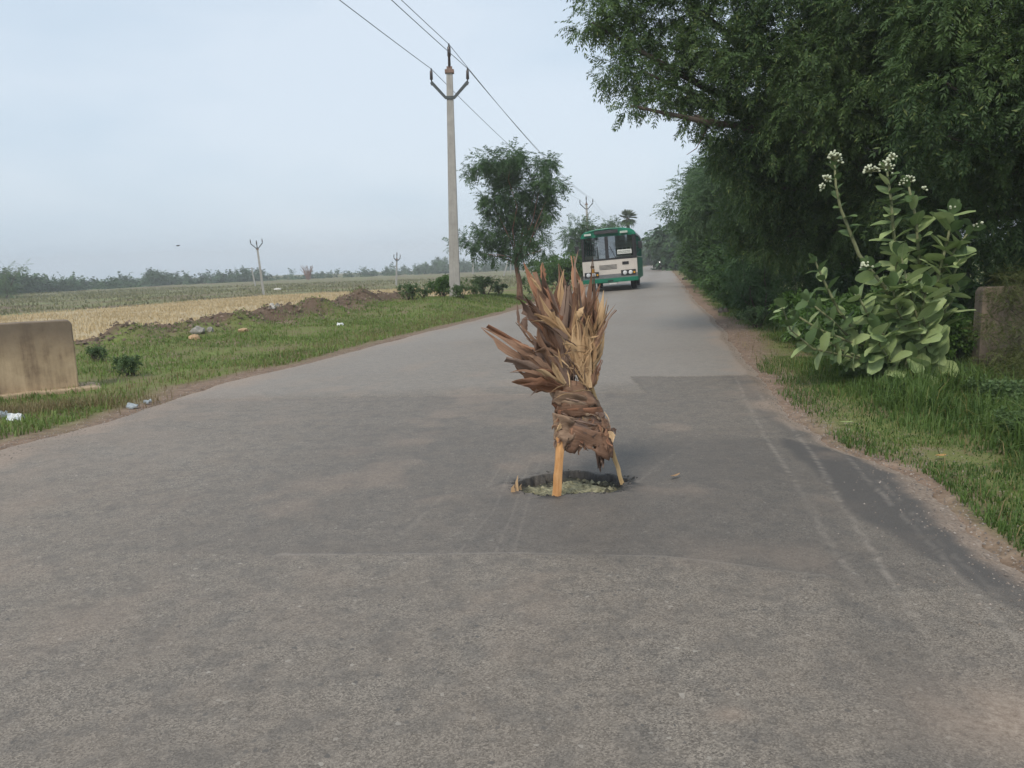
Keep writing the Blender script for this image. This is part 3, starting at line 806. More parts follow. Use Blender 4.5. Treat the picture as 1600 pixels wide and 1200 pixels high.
# ------------------------------------------------------------------ trees and weeds on the left
def px_tree(name, label, y0, base_px, fork_px, specs, dens, size, tmpls, leafm, barkm, r0, r1, group=None, nl=12, dy=1.0, fill=0.4, down=0.3):
    sc = y0/FPX
    bl = []
    for (px, py, rp) in specs:
        q = P(px, py, y0 + random.uniform(-dy, dy)); bl.append((q.x, q.y, q.z, rp*sc, 0.85))
    b = P(*base_px, y0); b.z = gz(b.x, b.y)
    return tree(name, label, tuple(b), tuple(P(*fork_px, y0)), bl, dens, size, tmpls, leafm, barkm, r0, r1, group, nl, fill, down)
px_tree('neem_tree', 'young neem tree with reddish trunk on the left verge beside the near power pole', 32.0, (813, 462), (806, 395),
        [(800, 242, 19), (806, 262, 22), (852, 250, 15), (850, 275, 20), (768, 250, 17), (745, 258, 15), (732, 266, 9), (868, 292, 13), (782, 275, 22), (800, 300, 26), (840, 308, 24),
         (770, 305, 18), (822, 338, 26), (788, 338, 22), (768, 330, 13), (856, 332, 13), (760, 365, 20), (735, 378, 14), (712, 382, 9), (800, 372, 24), (836, 365, 17), (776, 392, 14), (850, 388, 10), (815, 392, 15), (748, 395, 9)],
        720, 0.44, NEEM_T, M['neem_small'], M['bark_red'], 0.15, 0.06, fill=0.3, nl=12)
px_tree('roadside_tree', 'round leafy tree standing behind the bus on the left', 62.0, (912, 425), (912, 395),
        [(905, 352, 10), (895, 362, 11), (920, 358, 12), (890, 376, 9), (908, 375, 14), (925, 375, 12), (900, 392, 11), (918, 392, 12), (932, 365, 9), (905, 405, 8)],
        210, 0.8, NEEM_T, M['neem_small'], M['bark'], 0.2, 0.14, dy=0.6)
px_tree('roadside_tree', 'small loose tree peeping over the roof of the bus', 80.0, (955, 415), (955, 385),
        [(950, 345, 6), (958, 352, 8), (948, 358, 8), (965, 360, 8), (955, 372, 10)], 150, 1.0, NEEM_T, M['neem_small'], M['bark'], 0.2, 0.14, dy=0.6)
px_tree('feathery_tree', 'feathery pale scrub tree at the far left picture edge', 105.0, (12, 470), (10, 455),
        [(8, 421, 8), (28, 417, 7), (2, 435, 12), (15, 445, 12), (-10, 440, 14), (22, 455, 10), (5, 458, 12), (38, 414, 3)], 70, 1.2, FINE_T, M['weed'], M['bark'], 0.15, 0.1, dy=0.8)
px_tree('round_tree', 'dark round tree standing proud of the distant scrub belt', 190.0, (238, 455), (238, 440), [(236, 428, 7), (245, 431, 7), (240, 440, 9), (230, 438, 7)], 40, 1.3, NEEM_FAR, M['farwood'], M['bark'], 0.25, 0.2, dy=1)
# bare tree in the belt
root = empty('bare_tree', P(482, 438, 200)); o = root.location.copy(); root.location.z = -0.9
mb = MB()
for i in range(26):
    a_ = P(482+random.uniform(-3, 3), 436, 200); b_ = P(482+random.gauss(0, 7), 414+abs(random.gauss(0, 5)), 200)
    mb.tube([Vector(q)-root.location for q in wiggle(a_, b_, 3, 0.1)], [0.14, 0.10, 0.07, 0.04], 4)
mb.tube([(0, 0, -0.2), Vector(P(482, 434, 200))-root.location], [0.3, 0.2], 6)
mb.build('trunk', M['bark_red'], root)
prop(root, 'leafless reddish tree in the distant scrub belt', 'tree')

# fan palm behind the bus
pc = P(981, 341, 85.0)
root = empty('fan_palm', (pc.x, pc.y, gz(pc.x, pc.y)))
MB().tube([(0, 0, -0.2), (0.05, 0, (pc.z-root.location.z)*0.5), (0, 0, pc.z-root.location.z)], [0.28, 0.22, 0.2], 8).build('trunk', M['bark'], root, smooth=True)
for i in range(34):
    az = random.uniform(0, 6.28); elv = random.uniform(-1.2, 1.35)
    d = Vector((math.cos(az)*math.cos(elv), math.sin(az)*math.cos(elv), math.sin(elv)))
    c0 = Vector((0, 0, pc.z-root.location.z)) + d*0.35
    side = d.cross(Vector((0, 0, 1))).normalized(); up = side.cross(d)
    mb = MB()
    for j in range(7):
        g = -1.15 + 2.3*j/6
        t = (d*math.cos(g) + side*math.sin(g)); tip = c0 + t*random.uniform(0.75, 0.95) - Vector((0, 0, 0.12))
        w = t.cross(up).normalized()*0.07
        mb.add([c0, c0 + t*0.45 + w, tip, c0 + t*0.45 - w], [(0, 1, 2, 3)])
    mb.build('frond', M['palm'], root)
prop(root, 'fan palm with a round grey green head behind the bus', 'palm')

def at_px(px, py, y): return P(px, py, y)
for (px, y, sc, pi, lb) in [(692, 30.0, 0.95, 2, 'dark leafy shrub close left of the near power pole'), (660, 29.0, 0.55, 3, 'low straggling weed left of the near power pole'), (640, 27.5, 0.8, 3, 'low weed on the crest of the earth mound'),
                            (738, 31.0, 0.6, 3, 'grey green weed clump close right of the near power pole'), (757, 32.0, 1.15, 3, 'tall weed clump between power pole and young neem'), (780, 33.5, 0.7, 3, 'weed clump under the crown of the young neem'),
                            (835, 38.0, 1.3, 3, 'weed clump right of the young neem trunk'), (720, 27.6, 0.7, 3, 'small weed at the foot of the near power pole'),
                            (880, 48.0, 2.3, 2, 'pale green bush left of the bus'), (850, 55.0, 2.0, 2, 'second pale green bush farther left behind the dry bundle')]:
    x = (px-800)/FPX*y*1.0 + math.sin(ROLL)*0.155*y
    place_bush('roadside_weed', bp[pi], x, y, random.uniform(0, 6.28), sc, lb, 'weeds on the left verge', 'weed')
for (px, py, sc, lb) in [(205, 592, 0.45, 'dark weed tuft in the left grass right of the parapet'), (150, 570, 0.4, 'weed tuft close beside the end of the left parapet')]:
    q = G(px, py, -0.1)
    place_bush('grass_weed', bp[3], q.x, q.y, random.uniform(0, 6.28), sc, lb, None, 'weed')

# ------------------------------------------------------------------ grass
def blades(xy, h, w, lean=0.5, seg=1, zf=ground_z):
    n = len(xy)
    x, y = xy[:, 0], xy[:, 1]
    z = zf(x, y)
    az = RNG.uniform(0, 2*math.pi, n); ln = np.abs(RNG.normal(0, lean, n))
    dx, dy = np.cos(az), np.sin(az)
    sx, sy = -dy, dx
    b = np.stack([x, y, z-0.01], -1)
    side = np.stack([sx*w/2, sy*w/2, np.zeros(n)], -1)
    out = np.stack([dx, dy, np.zeros(n)], -1)
    up = np.array([0, 0, 1.0])
    midp = b + up*(h*0.55)[:, None] + out*(h*ln*0.30)[:, None]
    tip = b + up*(h*np.clip(1.0-0.35*ln, 0.35, 1))[:, None] + out*(h*ln*0.95)[:, None]
    V = np.stack([b-side, b+side, midp+side*0.8, midp-side*0.8, tip], 1).reshape(-1, 3)
    i = np.arange(n)*5
    F = np.concatenate([np.stack([i, i+1, i+2], -1), np.stack([i, i+2, i+3], -1), np.stack([i+3, i+2, i+4], -1)])
    return V, F
def rnd_left(n, y0, y1, s0, s1, bias=1.0):
    y = y0 + (y1-y0)*RNG.random(n)**bias
    s = s0 + (s1-s0)*RNG.random(n)
    return np.stack([edgeL(y)-s, y], -1)
def keep(xy, thr, s=0.8, soft=0.12):
    f = fbm(xy[:, 0], xy[:, 1], s)
    return xy[f + RNG.normal(0, soft, len(xy)) > thr]
xy = rnd_left(105000, 5.5, 36, 0.35, 6.8, 1.45)
m = polydist(xy[:, 0], xy[:, 1], MOUND) + 2.2*(fbm(xy[:, 0], xy[:, 1], 0.7)-0.5) > 0.40 + 0.5*(RNG.random(len(xy))-0.5)
xy = keep(xy[m], 0.43)
S = edgeL(xy[:, 1]) - xy[:, 0]
xy = xy[S + 0.7*(fbm(xy[:, 0], xy[:, 1], 0.8)-0.5) > 0.5]
n = len(xy)
V, F = blades(xy, RNG.uniform(0.03, 0.10, n)*(0.6+0.9*fbm(xy[:, 0], xy[:, 1], 0.6)), RNG.uniform(0.006, 0.012, n)*(1+xy[:, 1]/18), 0.7)
prop(link_mesh('verge_grass', np_mesh('verge_grass', V, F), M['grass']), 'short green grass on the left verge', 'grass', kind='stuff')
# lush grass on the right
y = 2.6 + 30*RNG.random(118000)**1.9
t = 0.08 + 4.4*RNG.random(len(y))**1.25
xy = np.stack([edgeR(y)+t, y], -1)
nn = fbm(xy[:, 0], xy[:, 1], 0.9)
wid = np.interp(y, [0, 4.3, 5.4, 6.9, 9, 13, 19, 30], [0.18, 0.18, 0.24, 0.26, 0.34, 0.48, 0.42, 0.35])
m = (t + 0.8*(nn-0.5) + RNG.normal(0, 0.07, len(y)) > wid) & (nn + RNG.normal(0, 0.15, len(y)) > 0.16)
xy, t, nn = xy[m], t[m], nn[m]
n = len(xy)
hh = (0.05 + 0.30*sstep(0.4, 1.5, t))*(0.22+1.3*sstep(0.3, 0.7, nn))*RNG.uniform(0.6, 1.2, n)
V, F = blades(xy, hh, RNG.uniform(0.005, 0.010, n)*(1+0.5*sstep(0.5, 1.5, t)), 0.75)
prop(link_mesh('lush_grass', np_mesh('lush_grass', V, F), M['grass_r']), 'long lush grass on the right verge', 'grass', kind='stuff')
# dry grass in front of the left parapet and on the shoulders
xy = np.concatenate([np.array(G(60, 640, -0.05)[:2])[None] + RNG.normal(0, 1, (2600, 2))*np.array([0.65, 0.22]), rnd_left(2500, 6, 24, 0.3, 1.4), rnd_left(5000, 6, 30, 0.6, 6.0), (lambda yy: np.stack([edgeR(yy) + 0.12 + 1.6*RNG.random(700)**1.5, yy], -1))(2.6 + 14*RNG.random(700))])
n = len(xy)
V, F = blades(xy, RNG.uniform(0.06, 0.2, n), RNG.uniform(0.004, 0.007, n), 0.9)
prop(link_mesh('dry_grass', np_mesh('dry_grass', V, F), M['drygrass']), 'dry straw coloured grass before the left parapet', 'grass', kind='stuff')
# stubble in the harvested field
xy = np.stack([RNG.uniform(-40, -2, 90000), RNG.uniform(14, 84, 90000)], -1)
nn = fbm(xy[:, 0], xy[:, 1], 0.8)
m = inpoly(xy[:, 0]+2.5*(nn-0.5), xy[:, 1]+5*(nn-0.5), SF0) & (edgeL(xy[:, 1])-xy[:, 0] + (nn-0.5)*3 > 8.2)
xy = keep(xy[m], 0.36, 0.5, 0.1)
n = len(xy)
V, F = blades(xy, RNG.uniform(0.08, 0.24, n), RNG.uniform(0.014, 0.026, n)*(1+xy[:, 1]/40), 0.5)
prop(link_mesh('stubble', np_mesh('stubble', V, F), M['straw']), 'pale straw stubble of the harvested field', 'stubble', kind='stuff')
# rough pasture beyond
y = 30 + 190*RNG.random(90000)**1.3
x = edgeL(y) - (9 + 110*RNG.random(len(y)))
xy = np.stack([x, y], -1)
m = ~inpoly(x, y, SF0) & (y < 150 + 0.0*x)
xy = keep(xy[m], 0.47, 0.18, 0.07); n = len(xy)
V, F = blades(xy, RNG.uniform(0.12, 0.4, n), RNG.uniform(0.05, 0.12, n)*(0.5+xy[:, 1]/120), 0.6)
prop(link_mesh('field_grass', np_mesh('field_grass', V, F), M['fieldgrass']), 'rough grass of the far field', 'grass', kind='stuff')

# ------------------------------------------------------------------ power poles and wires
k = Nodes('pole_concrete')
f = k.noise(5, 5, 0.6); mp = k.new('Mapping'); mp.inputs['Scale'].default_value = (6, 6, 0.5); k.link(k.coord(), mp.inputs['Vector'])
g = k.noise(3, 4, 0.6, mp.outputs[0])
k.col(k.ramp(k.math('ADD', k.math('MULTIPLY', f, 0.5), k.math('MULTIPLY', g, 0.5)), [(0.3, (0.27, 0.255, 0.235)), (0.7, (0.44, 0.42, 0.39))]))
k.b.inputs['Roughness'].default_value = 0.9; k.bump(f, 0.3, 0.01)
M['pole'] = k.m
M['steel'] = plain('painted_steel', (0.075, 0.085, 0.085), 0.6)
M['insulator'] = plain('brown_insulator', (0.06, 0.045, 0.04), 0.25)
M['clamp'] = plain('rusty_clamp', (0.20, 0.13, 0.10), 0.8, 0.3)
M['wire'] = plain('wire_aluminium', (0.12, 0.125, 0.13), 0.5)
def power_pole(loc, h, w0, w1, armz, armx, rz, lean, label, detail=True):
    root = empty('power_pole', loc, (lean[0], lean[1], rz))
    mb = MB(); n = 6
    vs, fs = [], []
    for i in range(n+1):
        z = -0.3 + (h+0.3)*i/n; w = (w0 + (w1-w0)*i/n)/2; d = w*0.62
        vs += [(-w, -d, z), (w, -d, z), (w, d, z), (-w, d, z)]
    for i in range(n):
        for j in range(4): fs.append((4*i+j, 4*i+(j+1) % 4, 4*i+4+(j+1) % 4, 4*i+4+j))
    fs += [(3, 2, 1, 0), (4*n, 4*n+1, 4*n+2, 4*n+3)]
    mb.add(vs, fs).build('shaft', M['pole'], root, bevel=0.02 if detail else 0)
    w = (w0 + (w1-w0)*armz/h)/2; d = w*0.62
    y0 = -d-0.035
    arm = MB()
    arm.prism([(-w-0.05, armz-0.05), (w+0.05, armz-0.05), (w+0.05+armx, armz+armx*0.95), (w+armx-0.03, armz+armx*0.95+0.07), (w+0.02, armz+0.05), (-w-0.02, armz+0.05), (-w-armx+0.03, armz+armx*0.95+0.07), (-w-0.05-armx, armz+armx*0.95)],
              'y', y0, y0+0.07).build('cross_arm', M['steel'], root)
    tips = []
    za = armz + armx*0.95
    for sx in (-1, 1):
        xx = sx*(w+armx)
        ins = MB().tube([(xx, y0+0.03, za-0.08), (xx, y0+0.03, za+0.1), (xx, y0+0.03, za+0.12), (xx, y0+0.03, za+0.40), (xx, y0+0.03, za+0.42), (xx, y0+0.03, za+0.5)], [0.02, 0.02, 0.055, 0.05, 0.03, 0.02], 8)
        ins.build('insulator', M['insulator'], root, smooth=True); tips.append(Vector((xx, y0+0.03, za+0.48)))
    clamp = MB().box(-w1/2-0.05, w1/2+0.05, -w1*0.31-0.05, w1*0.31+0.05, h-0.14, h-0.02).box(-w1/2+0.01, w1/2-0.01, -w1*0.2, w1*0.2, h, h+0.09)
    clamp.build('top_clamp', M['clamp'], root)
    MB().tube([(0, 0, h+0.05), (0, 0, h+0.42), (0, 0, h+0.44), (0, 0, h+0.74), (0, 0, h+0.77), (0, 0, h+0.86)], [0.05, 0.045, 0.065, 0.06, 0.03, 0.025], 8).build('pin_insulator', M['insulator'], root, smooth=True)
    tips.append(Vector((0, 0, h+0.84)))
    prop(root, label, 'power pole', 'concrete power poles')
    mw = Matrix.Translation(loc) @ root.rotation_euler.to_matrix().to_4x4()
    return [mw @ t for t in tips]
b1 = P(711, 463, 28.5); b1.z = gz(b1.x, b1.y)
topz = P(705, 108, 28.5).z - b1.z
tipsA = power_pole(b1, topz, 0.40, 0.215, P(705, 153, 28.5).z-b1.z, 0.52, 0, (0, R(1.2), 0), 'tall grey concrete power pole, the nearest one, on the left verge')
b2 = P(921, 420, 89.0); b2.z = gz(b2.x, b2.y)
tipsB = power_pole(b2, P(919, 318, 89).z-b2.z, 0.36, 0.2, P(919, 325, 89).z-b2.z-0.1, 0.62, 0, (0, R(-1.5), 0), 'concrete power pole rising behind the bus', False)
q = P(412, 460, 83.0); power_pole(q, P(405, 388, 83.0).z-q.z, 0.26, 0.19, P(405, 386, 83).z-q.z-0.1, 0.5, 0.3, (0, R(-3.0), 0), 'leaning concrete pole standing alone in the left field', False)
q = P(619, 446, 100.0); power_pole(q, P(622, 404, 100).z-q.z, 0.22, 0.15, P(622, 406, 100).z-q.z-0.1, 0.35, 0.5, (0, R(5.0), 0), 'small distant pole in the field left of the near power pole', False)
def bare_pole(pa, pb, y, w, label):
    a, b = P(*pa, y), P(*pb, y)
    root = empty('stay_pole', a)
    MB().tube([(0, 0, 0), b-a], [w, w*0.75], 6).build('shaft', M['pole'], root)
    mb = MB().tube([(b-a) + Vector((-0.5, 0, -0.15)), (b-a) + Vector((0.5, 0, -0.15))], 0.04, 4).build('cross_arm', M['steel'], root)
    prop(root, label, 'pole', 'small far poles')
bare_pole((399, 447), (393, 418), 130, 0.14, 'thin leaning far pole just left of the lone field pole')
bare_pole((787, 431), (794, 408), 140, 0.16, 'slanting far pole under the crown of the young neem')
bare_pole((798, 428), (798, 404), 145, 0.14, 'upright far pole beside the slanting one under the young neem')
bare_pole((739, 428), (739, 404), 150, 0.16, 'far upright pole right of the near power pole')
def wire(a, b, sag, label):
    pts = [a.lerp(b, i/24) - Vector((0, 0, sag*4*(i/24)*(1-i/24))) for i in range(25)]
    o = MB().tube(pts, 0.011, 5).build('power_line', M['wire'])
    prop(o, label, 'power line', 'overhead power lines')
off = Vector((b1.x-b2.x, b1.y-b2.y, 0))*0.95
nm = ['leftmost', 'right-hand', 'topmost']
for i in range(3):
    wire(tipsA[i], tipsB[i], 0.55, f'{nm[i]} of three wires from the near pole to the pole behind the bus')
    wire(tipsA[i] + off + Vector((0.0, 0, 0.2)), tipsA[i], 0.55, f'{nm[i]} of three wires running from the near pole overhead to the top edge')
tipsC = [t + Vector((11.5, 62, 0)) for t in tipsB]
for i in range(3): wire(tipsB[i], tipsC[i], 0.5, f'{nm[i]} of three thin wires going on beyond the pole behind the bus')

# ------------------------------------------------------------------ parapet walls
k = Nodes('ochre_plaster')
mp = k.new('Mapping'); mp.inputs['Scale'].default_value = (7, 7, 0.6); k.link(k.coord(), mp.inputs['Vector'])
f = k.noise(1.2, 6, 0.7, mp.outputs[0]); g = k.noise(2.6, 6, 0.68)
c = k.ramp(k.math('ADD', k.math('MULTIPLY', f, 0.5), k.math('MULTIPLY', g, 0.5)), [(0.36, (0.22, 0.155, 0.10)), (0.48, (0.40, 0.295, 0.185)), (0.62, (0.54, 0.41, 0.265))])
sx = k.new('SeparateXYZ'); k.link(k.coord(), sx.inputs[0])
c = k.mix(k.math('MULTIPLY', k.frange(k.math('ADD', sx.outputs[2], k.math('MULTIPLY', f, 0.5)), 0.72, 1.12), 0.75), c, (0.12, 0.095, 0.075))
k.col(c); k.b.inputs['Roughness'].default_value = 0.92; k.bump(k.noise(18, 5), 0.35, 0.01)
M['plaster'] = k.m
k = Nodes('stained_plaster')
mp = k.new('Mapping'); mp.inputs['Scale'].default_value = (5, 5, 0.6); k.link(k.coord(), mp.inputs['Vector'])
f = k.noise(1.5, 5, 0.6, mp.outputs[0])
k.col(k.ramp(f, [(0.3, (0.085, 0.065, 0.05)), (0.5, (0.17, 0.135, 0.10)), (0.72, (0.25, 0.19, 0.14))])); k.b.inputs['Roughness'].default_value = 0.95
k.bump(k.noise(18, 5), 0.4, 0.01)
M['plaster_old'] = k.m
def parapet(name, end, ang, length, h, th, label, mat, sgn):
    """wall with a rounded upper corner at its free end, on a low footing; local +X runs away from the free end"""
    root = empty(name, end, (0, 0, ang))
    r = 0.07
    prof = [(0.02, -0.3), (0.0, 0.25), (0.0, h-r)] + [(r - r*math.cos(a), h - r + r*math.sin(a)) for a in (0.5, 1.0, 1.4)] + [(length, h+0.02), (length, -0.3)]
    mb = MB().prism(prof, 'y', -th/2, th/2)
    w = mb.build('wall', mat, root, bevel=0.015)
    bm = bmesh.new(); bm.from_mesh(w.data)
    for it in range(5):
        bmesh.ops.subdivide_edges(bm, edges=[e for e in bm.edges if e.calc_length() > 0.09], cuts=1, use_grid_fill=True)
    bmesh.ops.triangulate(bm, faces=bm.faces); bm.normal_update()
    for v in bm.verts:
        ed = max((0.0, *[e.calc_face_angle(0.0) for e in v.link_edges if len(e.link_faces) == 2]))
        d_ = 0.006*mnoise.noise(v.co*5) + 0.004*mnoise.noise(v.co*17) - (0.014*max(0, mnoise.noise(v.co*9+Vector((3, 1, 2)))) if ed > 0.3 else 0)
        v.co += v.normal*d_
    bm.to_mesh(w.data); bm.free()
    MB().prism([(-0.28, -0.3), (-0.26, 0.03), (-0.18, 0.06), (length, 0.07), (length, -0.3)], 'y', -th/2-0.16, th/2+0.14).build('footing', mat, root, bevel=0.02)
    prop(root, label, 'wall')
    return root
e = G(124, 606, -0.06); e.z = gz(e.x, e.y) - 0.02
parapet('parapet_wall', e, math.atan2(-0.50, -0.86), 3.2, P(118, 499, e.y).z-e.z, 0.32, 'low ochre plastered culvert parapet with dark stained top, at left', M['plaster'], 1)
e = Vector((6.28, 10.3, 0)); e.z = gz(e.x, e.y) - 0.05
parapet('parapet_wall', e, math.atan2(-0.25, 0.95), 2.6, P(1513, 449, 10.3).z-e.z, 0.32, 'brown stained culvert parapet at right, half hidden by thorny twigs', M['plaster_old'], 1)
# thorny shrub over the right parapet
th_ = []
for (px, py, y, r) in [(1590, 450, 9.6, 0.20), (1560, 500, 9.5, 0.16), (1595, 520, 9.3, 0.22), (1575, 470, 9.5, 0.16), (1560, 560, 9.1, 0.16), (1590, 590, 8.7, 0.25), (1560, 585, 8.8, 0.18), (1610, 560, 9.0, 0.25), (1570, 430, 9.8, 0.14), (1600, 430, 9.8, 0.18), (1540, 520, 9.5, 0.14), (1540, 590, 8.8, 0.14), (1555, 460, 9.6, 0.15), (1580, 545, 9.2, 0.18), (1530, 565, 9.2, 0.12), (1610, 480, 9.5, 0.2), (1545, 605, 8.6, 0.16), (1600, 610, 8.4, 0.22)]:
    q = P(px, py, y); th_.append((q.x, q.y, q.z, r, 0.55))
b = Vector((7.4, 9.0, gz(7.4, 9.0)))
root = empty('thorn_shrub', b)
bl = [(x-b.x, y-b.y, z-b.z, *q) for (x, y, z, *q) in th_]
cm = crown_mesh('foliage', bl, 4200, 0.15, FINE_T, 0.0, 0.1); fo = link_mesh('foliage', cm, M['thorn'], root); fo['kind'] = 'stuff'
mb = MB()
for q in bl: mb.tube(wiggle((0, 0, -0.1), q[:3], 5, 0.06), [0.016, 0.013, 0.010, 0.008, 0.006, 0.003], 5)
mb.build('stem', M['bark'], root)
prop(root, 'wispy yellow green thorn shrub sprawling over the right parapet', 'shrub')

# ------------------------------------------------------------------ bus
M['b_green'] = plain('bus_green_paint', (0.012, 0.20, 0.12), 0.42, 0.18, 2.0)
M['b_white'] = plain('bus_cream_paint', (0.66, 0.61, 0.56), 0.45, 0.08, 2.5)
M['b_grey'] = plain('bus_grey_paint', (0.20, 0.205, 0.215), 0.5, 0.15)
M['b_black'] = plain('bus_black_trim', (0.022, 0.022, 0.025), 0.5, 0.2)
M['b_dark'] = plain('bus_dark_interior', (0.05, 0.05, 0.055), 0.8, 0.2)
M['b_roof'] = plain('bus_roof_paint', (0.40, 0.44, 0.44), 0.6, 0.15)
M['b_dash'] = plain('bus_dashboard', (0.62, 0.60, 0.50), 0.6)
M['b_lens'] = plain('lamp_lens', (0.75, 0.76, 0.78), 0.12, 0.05, spec=0.8)
M['b_amber'] = plain('amber_lens', (0.75, 0.36, 0.03), 0.2, 0.1)
M['b_board'] = plain('white_sign_board', (0.72, 0.74, 0.70), 0.55, 0.05)
M['b_ink'] = plain('sign_ink', (0.03, 0.06, 0.045), 0.6)
M['rubber'] = plain('tyre_rubber', (0.018, 0.018, 0.02), 0.85, 0.3)
M['rim'] = plain('wheel_steel', (0.22, 0.22, 0.22), 0.5)
M['chrome'] = plain('mirror_metal', (0.35, 0.36, 0.37), 0.3, metal=0.6)
k = Nodes('bus_glass')
gl = k.new('BsdfGlossy'); gl.inputs['Roughness'].default_value = 0.03; gl.inputs['Color'].default_value = (0.9, 0.92, 0.95, 1)
tr = k.new('BsdfTransparent'); tr.inputs['Color'].default_value = (0.86, 0.89, 0.90, 1)
fr = k.new('Fresnel'); fr.inputs['IOR'].default_value = 1.5
mx = k.new('MixShader'); k.link(k.frange(fr.outputs[0], 0, 1, 0.12, 1), mx.inputs[0]); k.link(tr.outputs[0], mx.inputs[1]); k.link(gl.outputs[0], mx.inputs[2])
k.link(mx.outputs[0], k.out.inputs['Surface'])
M['b_glass'] = k.m

BW, BL = 1.28, 9.0           # half width, length
def fy(x, z): return -0.14*(1-(x/BW)**2) + max(0.0, z-1.5)*0.05
def fpanel(x0, x1, z0, z1, out=0.0, th=0.04, n=10):
    """slab that follows the bowed front; out pushes it forward"""
    mb = MB(); vs, fs = [], []
    for j, z in enumerate((z0, (z0+z1)/2, z1)):
        for i in range(n+1):
            x = x0 + (x1-x0)*i/n; vs.append((x, fy(x, z)-out, z))
    N = len(vs)
    for j, z in enumerate((z0, (z0+z1)/2, z1)):
        for i in range(n+1):
            x = x0 + (x1-x0)*i/n; vs.append((x, fy(x, z)-out+th, z))
    w = n+1
    for j in range(2):
        for i in range(n):
            a = j*w+i
            fs.append((a, a+1, a+1+w, a+w)); fs.append((N+a, N+a+w, N+a+1+w, N+a+1))
    for i in range(n):
        fs.append((i, N+i, N+i+1, i+1)); a = 2*w+i; fs.append((a, a+1, N+a+1, N+a))
    for j in range(2):
        a = j*w; fs.append((a, a+w, N+a+w, N+a)); a = j*w+n; fs.append((a, N+a, N+a+w, a+w))
    return mb.add(vs, fs)
bfx, bfy = 4.86, 36.6
ROADDIR = math.atan(0.2)
bz = float(road_z(np.array([bfx]), np.array([bfy]))[0])
bus = empty('bus', (bfx, bfy, bz), (0, R(-3.0), -ROADDIR))
prop(bus, 'green and cream public bus coming towards the camera on the road', 'bus')
# shell
body = MB().box(-BW, BW, 0.1, BL, 0.62, 0.66).box(-BW, -BW+0.05, 0.06, BL, 0.5, 1.55).box(BW-0.05, BW, 0.06, BL, 0.5, 1.55).box(-BW+0.05, BW-0.05, BL-0.05, BL, 0.5, 2.62).build('side_panel', M['b_white'], bus)
MB().box(BW, BW+0.012, 0.3, BL, 0.45, 0.92).build('skirt', M['b_green'], bus)
MB().box(-BW-0.012, -BW, 0.3, BL, 0.45, 0.92).build('skirt', M['b_green'], bus)
MB().box(BW+0.001, BW+0.014, 0.6, BL, 0.93, 1.5).build('side_band', M['b_green'], bus)
roofp = [(-BW, 2.55), (-BW, 2.62), (-BW+0.06, 2.74), (-BW+0.22, 2.85), (-0.6, 2.93), (0, 2.95), (0.6, 2.93), (BW-0.22, 2.85), (BW-0.06, 2.74), (BW, 2.62), (BW, 2.55)]
roof = MB().prism(roofp, 'y', 0.22, BL).build('roof', M['b_roof'], bus, smooth=False)
# front cap of the roof, green, bowed
mb = MB(); vs, fs = [], []
for j, (dy, sc) in enumerate(((0.22, 1.0), (0.10, 1.0), (0.0, 0.985), (-0.02, 0.9))):
    for (x, z) in roofp:
        zz = 2.55 + (z-2.55)*sc
        vs.append((x, fy(x, zz)+0.02+dy*0.6 - (0.03 if j > 1 else 0), zz))
n = len(roofp)
for j in range(3):
    for i in range(n-1): fs.append((j*n+i, j*n+i+1, (j+1)*n+i+1, (j+1)*n+i))
fs.append(tuple(3*n+i for i in range(n)))
fs.append(tuple(reversed(range(n))))
for j in range(3): fs.append((j*n, (j+1)*n, (j+1)*n+n-1, j*n+n-1))
cap = mb.add(vs, fs).build('front_cap', M['b_green'], bus)
fpanel(-0.62, 0.48, 2.70, 2.85, 0.075, 0.05).build('destination_box', M['b_dark'], cap)
for x0, x1 in ((-1.10, -0.78), (0.58, 0.92)):
    p = fpanel(x0, x1, 2.665, 2.75, 0.075, 0.05, 4).build('name_panel', M['b_board'], cap)
    mb = MB()
    for i in range(6):
        xx = x0+0.035+i*(x1-x0-0.05)/6; yy = fy(xx, 2.7)-0.08
        mb.box(xx, xx+0.012, yy, yy+0.004, 2.683, 2.733)
        if i % 2: mb.box(xx+0.012, xx+0.032, yy, yy+0.004, 2.718, 2.733)
        else: mb.box(xx+0.012, xx+0.03, yy, yy+0.004, 2.683, 2.695)
    mb.build('lettering', M['b_green'], cap)
# front panels
fpanel(-BW, BW, 0.80, 1.47, 0.0).build('front_panel', M['b_white'], bus)
fpanel(-BW, BW, 0.62, 0.798, 0.01, 0.05).build('lower_panel', M['b_grey'], bus)
fpanel(-BW-0.02, BW+0.02, 0.42, 0.615, 0.09, 0.14).build('bumper', M['b_green'], bus, bevel=0.02)
fpanel(-0.12, 0.14, 0.46, 0.52, 0.095, 0.03, 3).build('tow_slot', M['b_black'], bus)
fpanel(-0.05, 0.28, 0.335, 0.395, 0.06, 0.02, 3).build('number_plate', M['b_board'], bus)
for i in range(4): fpanel(-0.48, 0.34, 1.04+i*0.058, 1.062+i*0.058, 0.012, 0.03).build('grille_slot', M['b_black'], bus)
fpanel(0.60, 0.90, 1.20, 1.34, 0.012, 0.03, 4).build('vent', M['b_black'], bus)
fpanel(-0.90, -0.72, 1.16, 1.25, 0.012, 0.03, 4).build('vent', M['b_black'], bus)
fpanel(-0.88, -0.72, 0.92, 1.10, 0.03, 0.05, 4).build('indicator_lamp', M['b_amber'], bus)
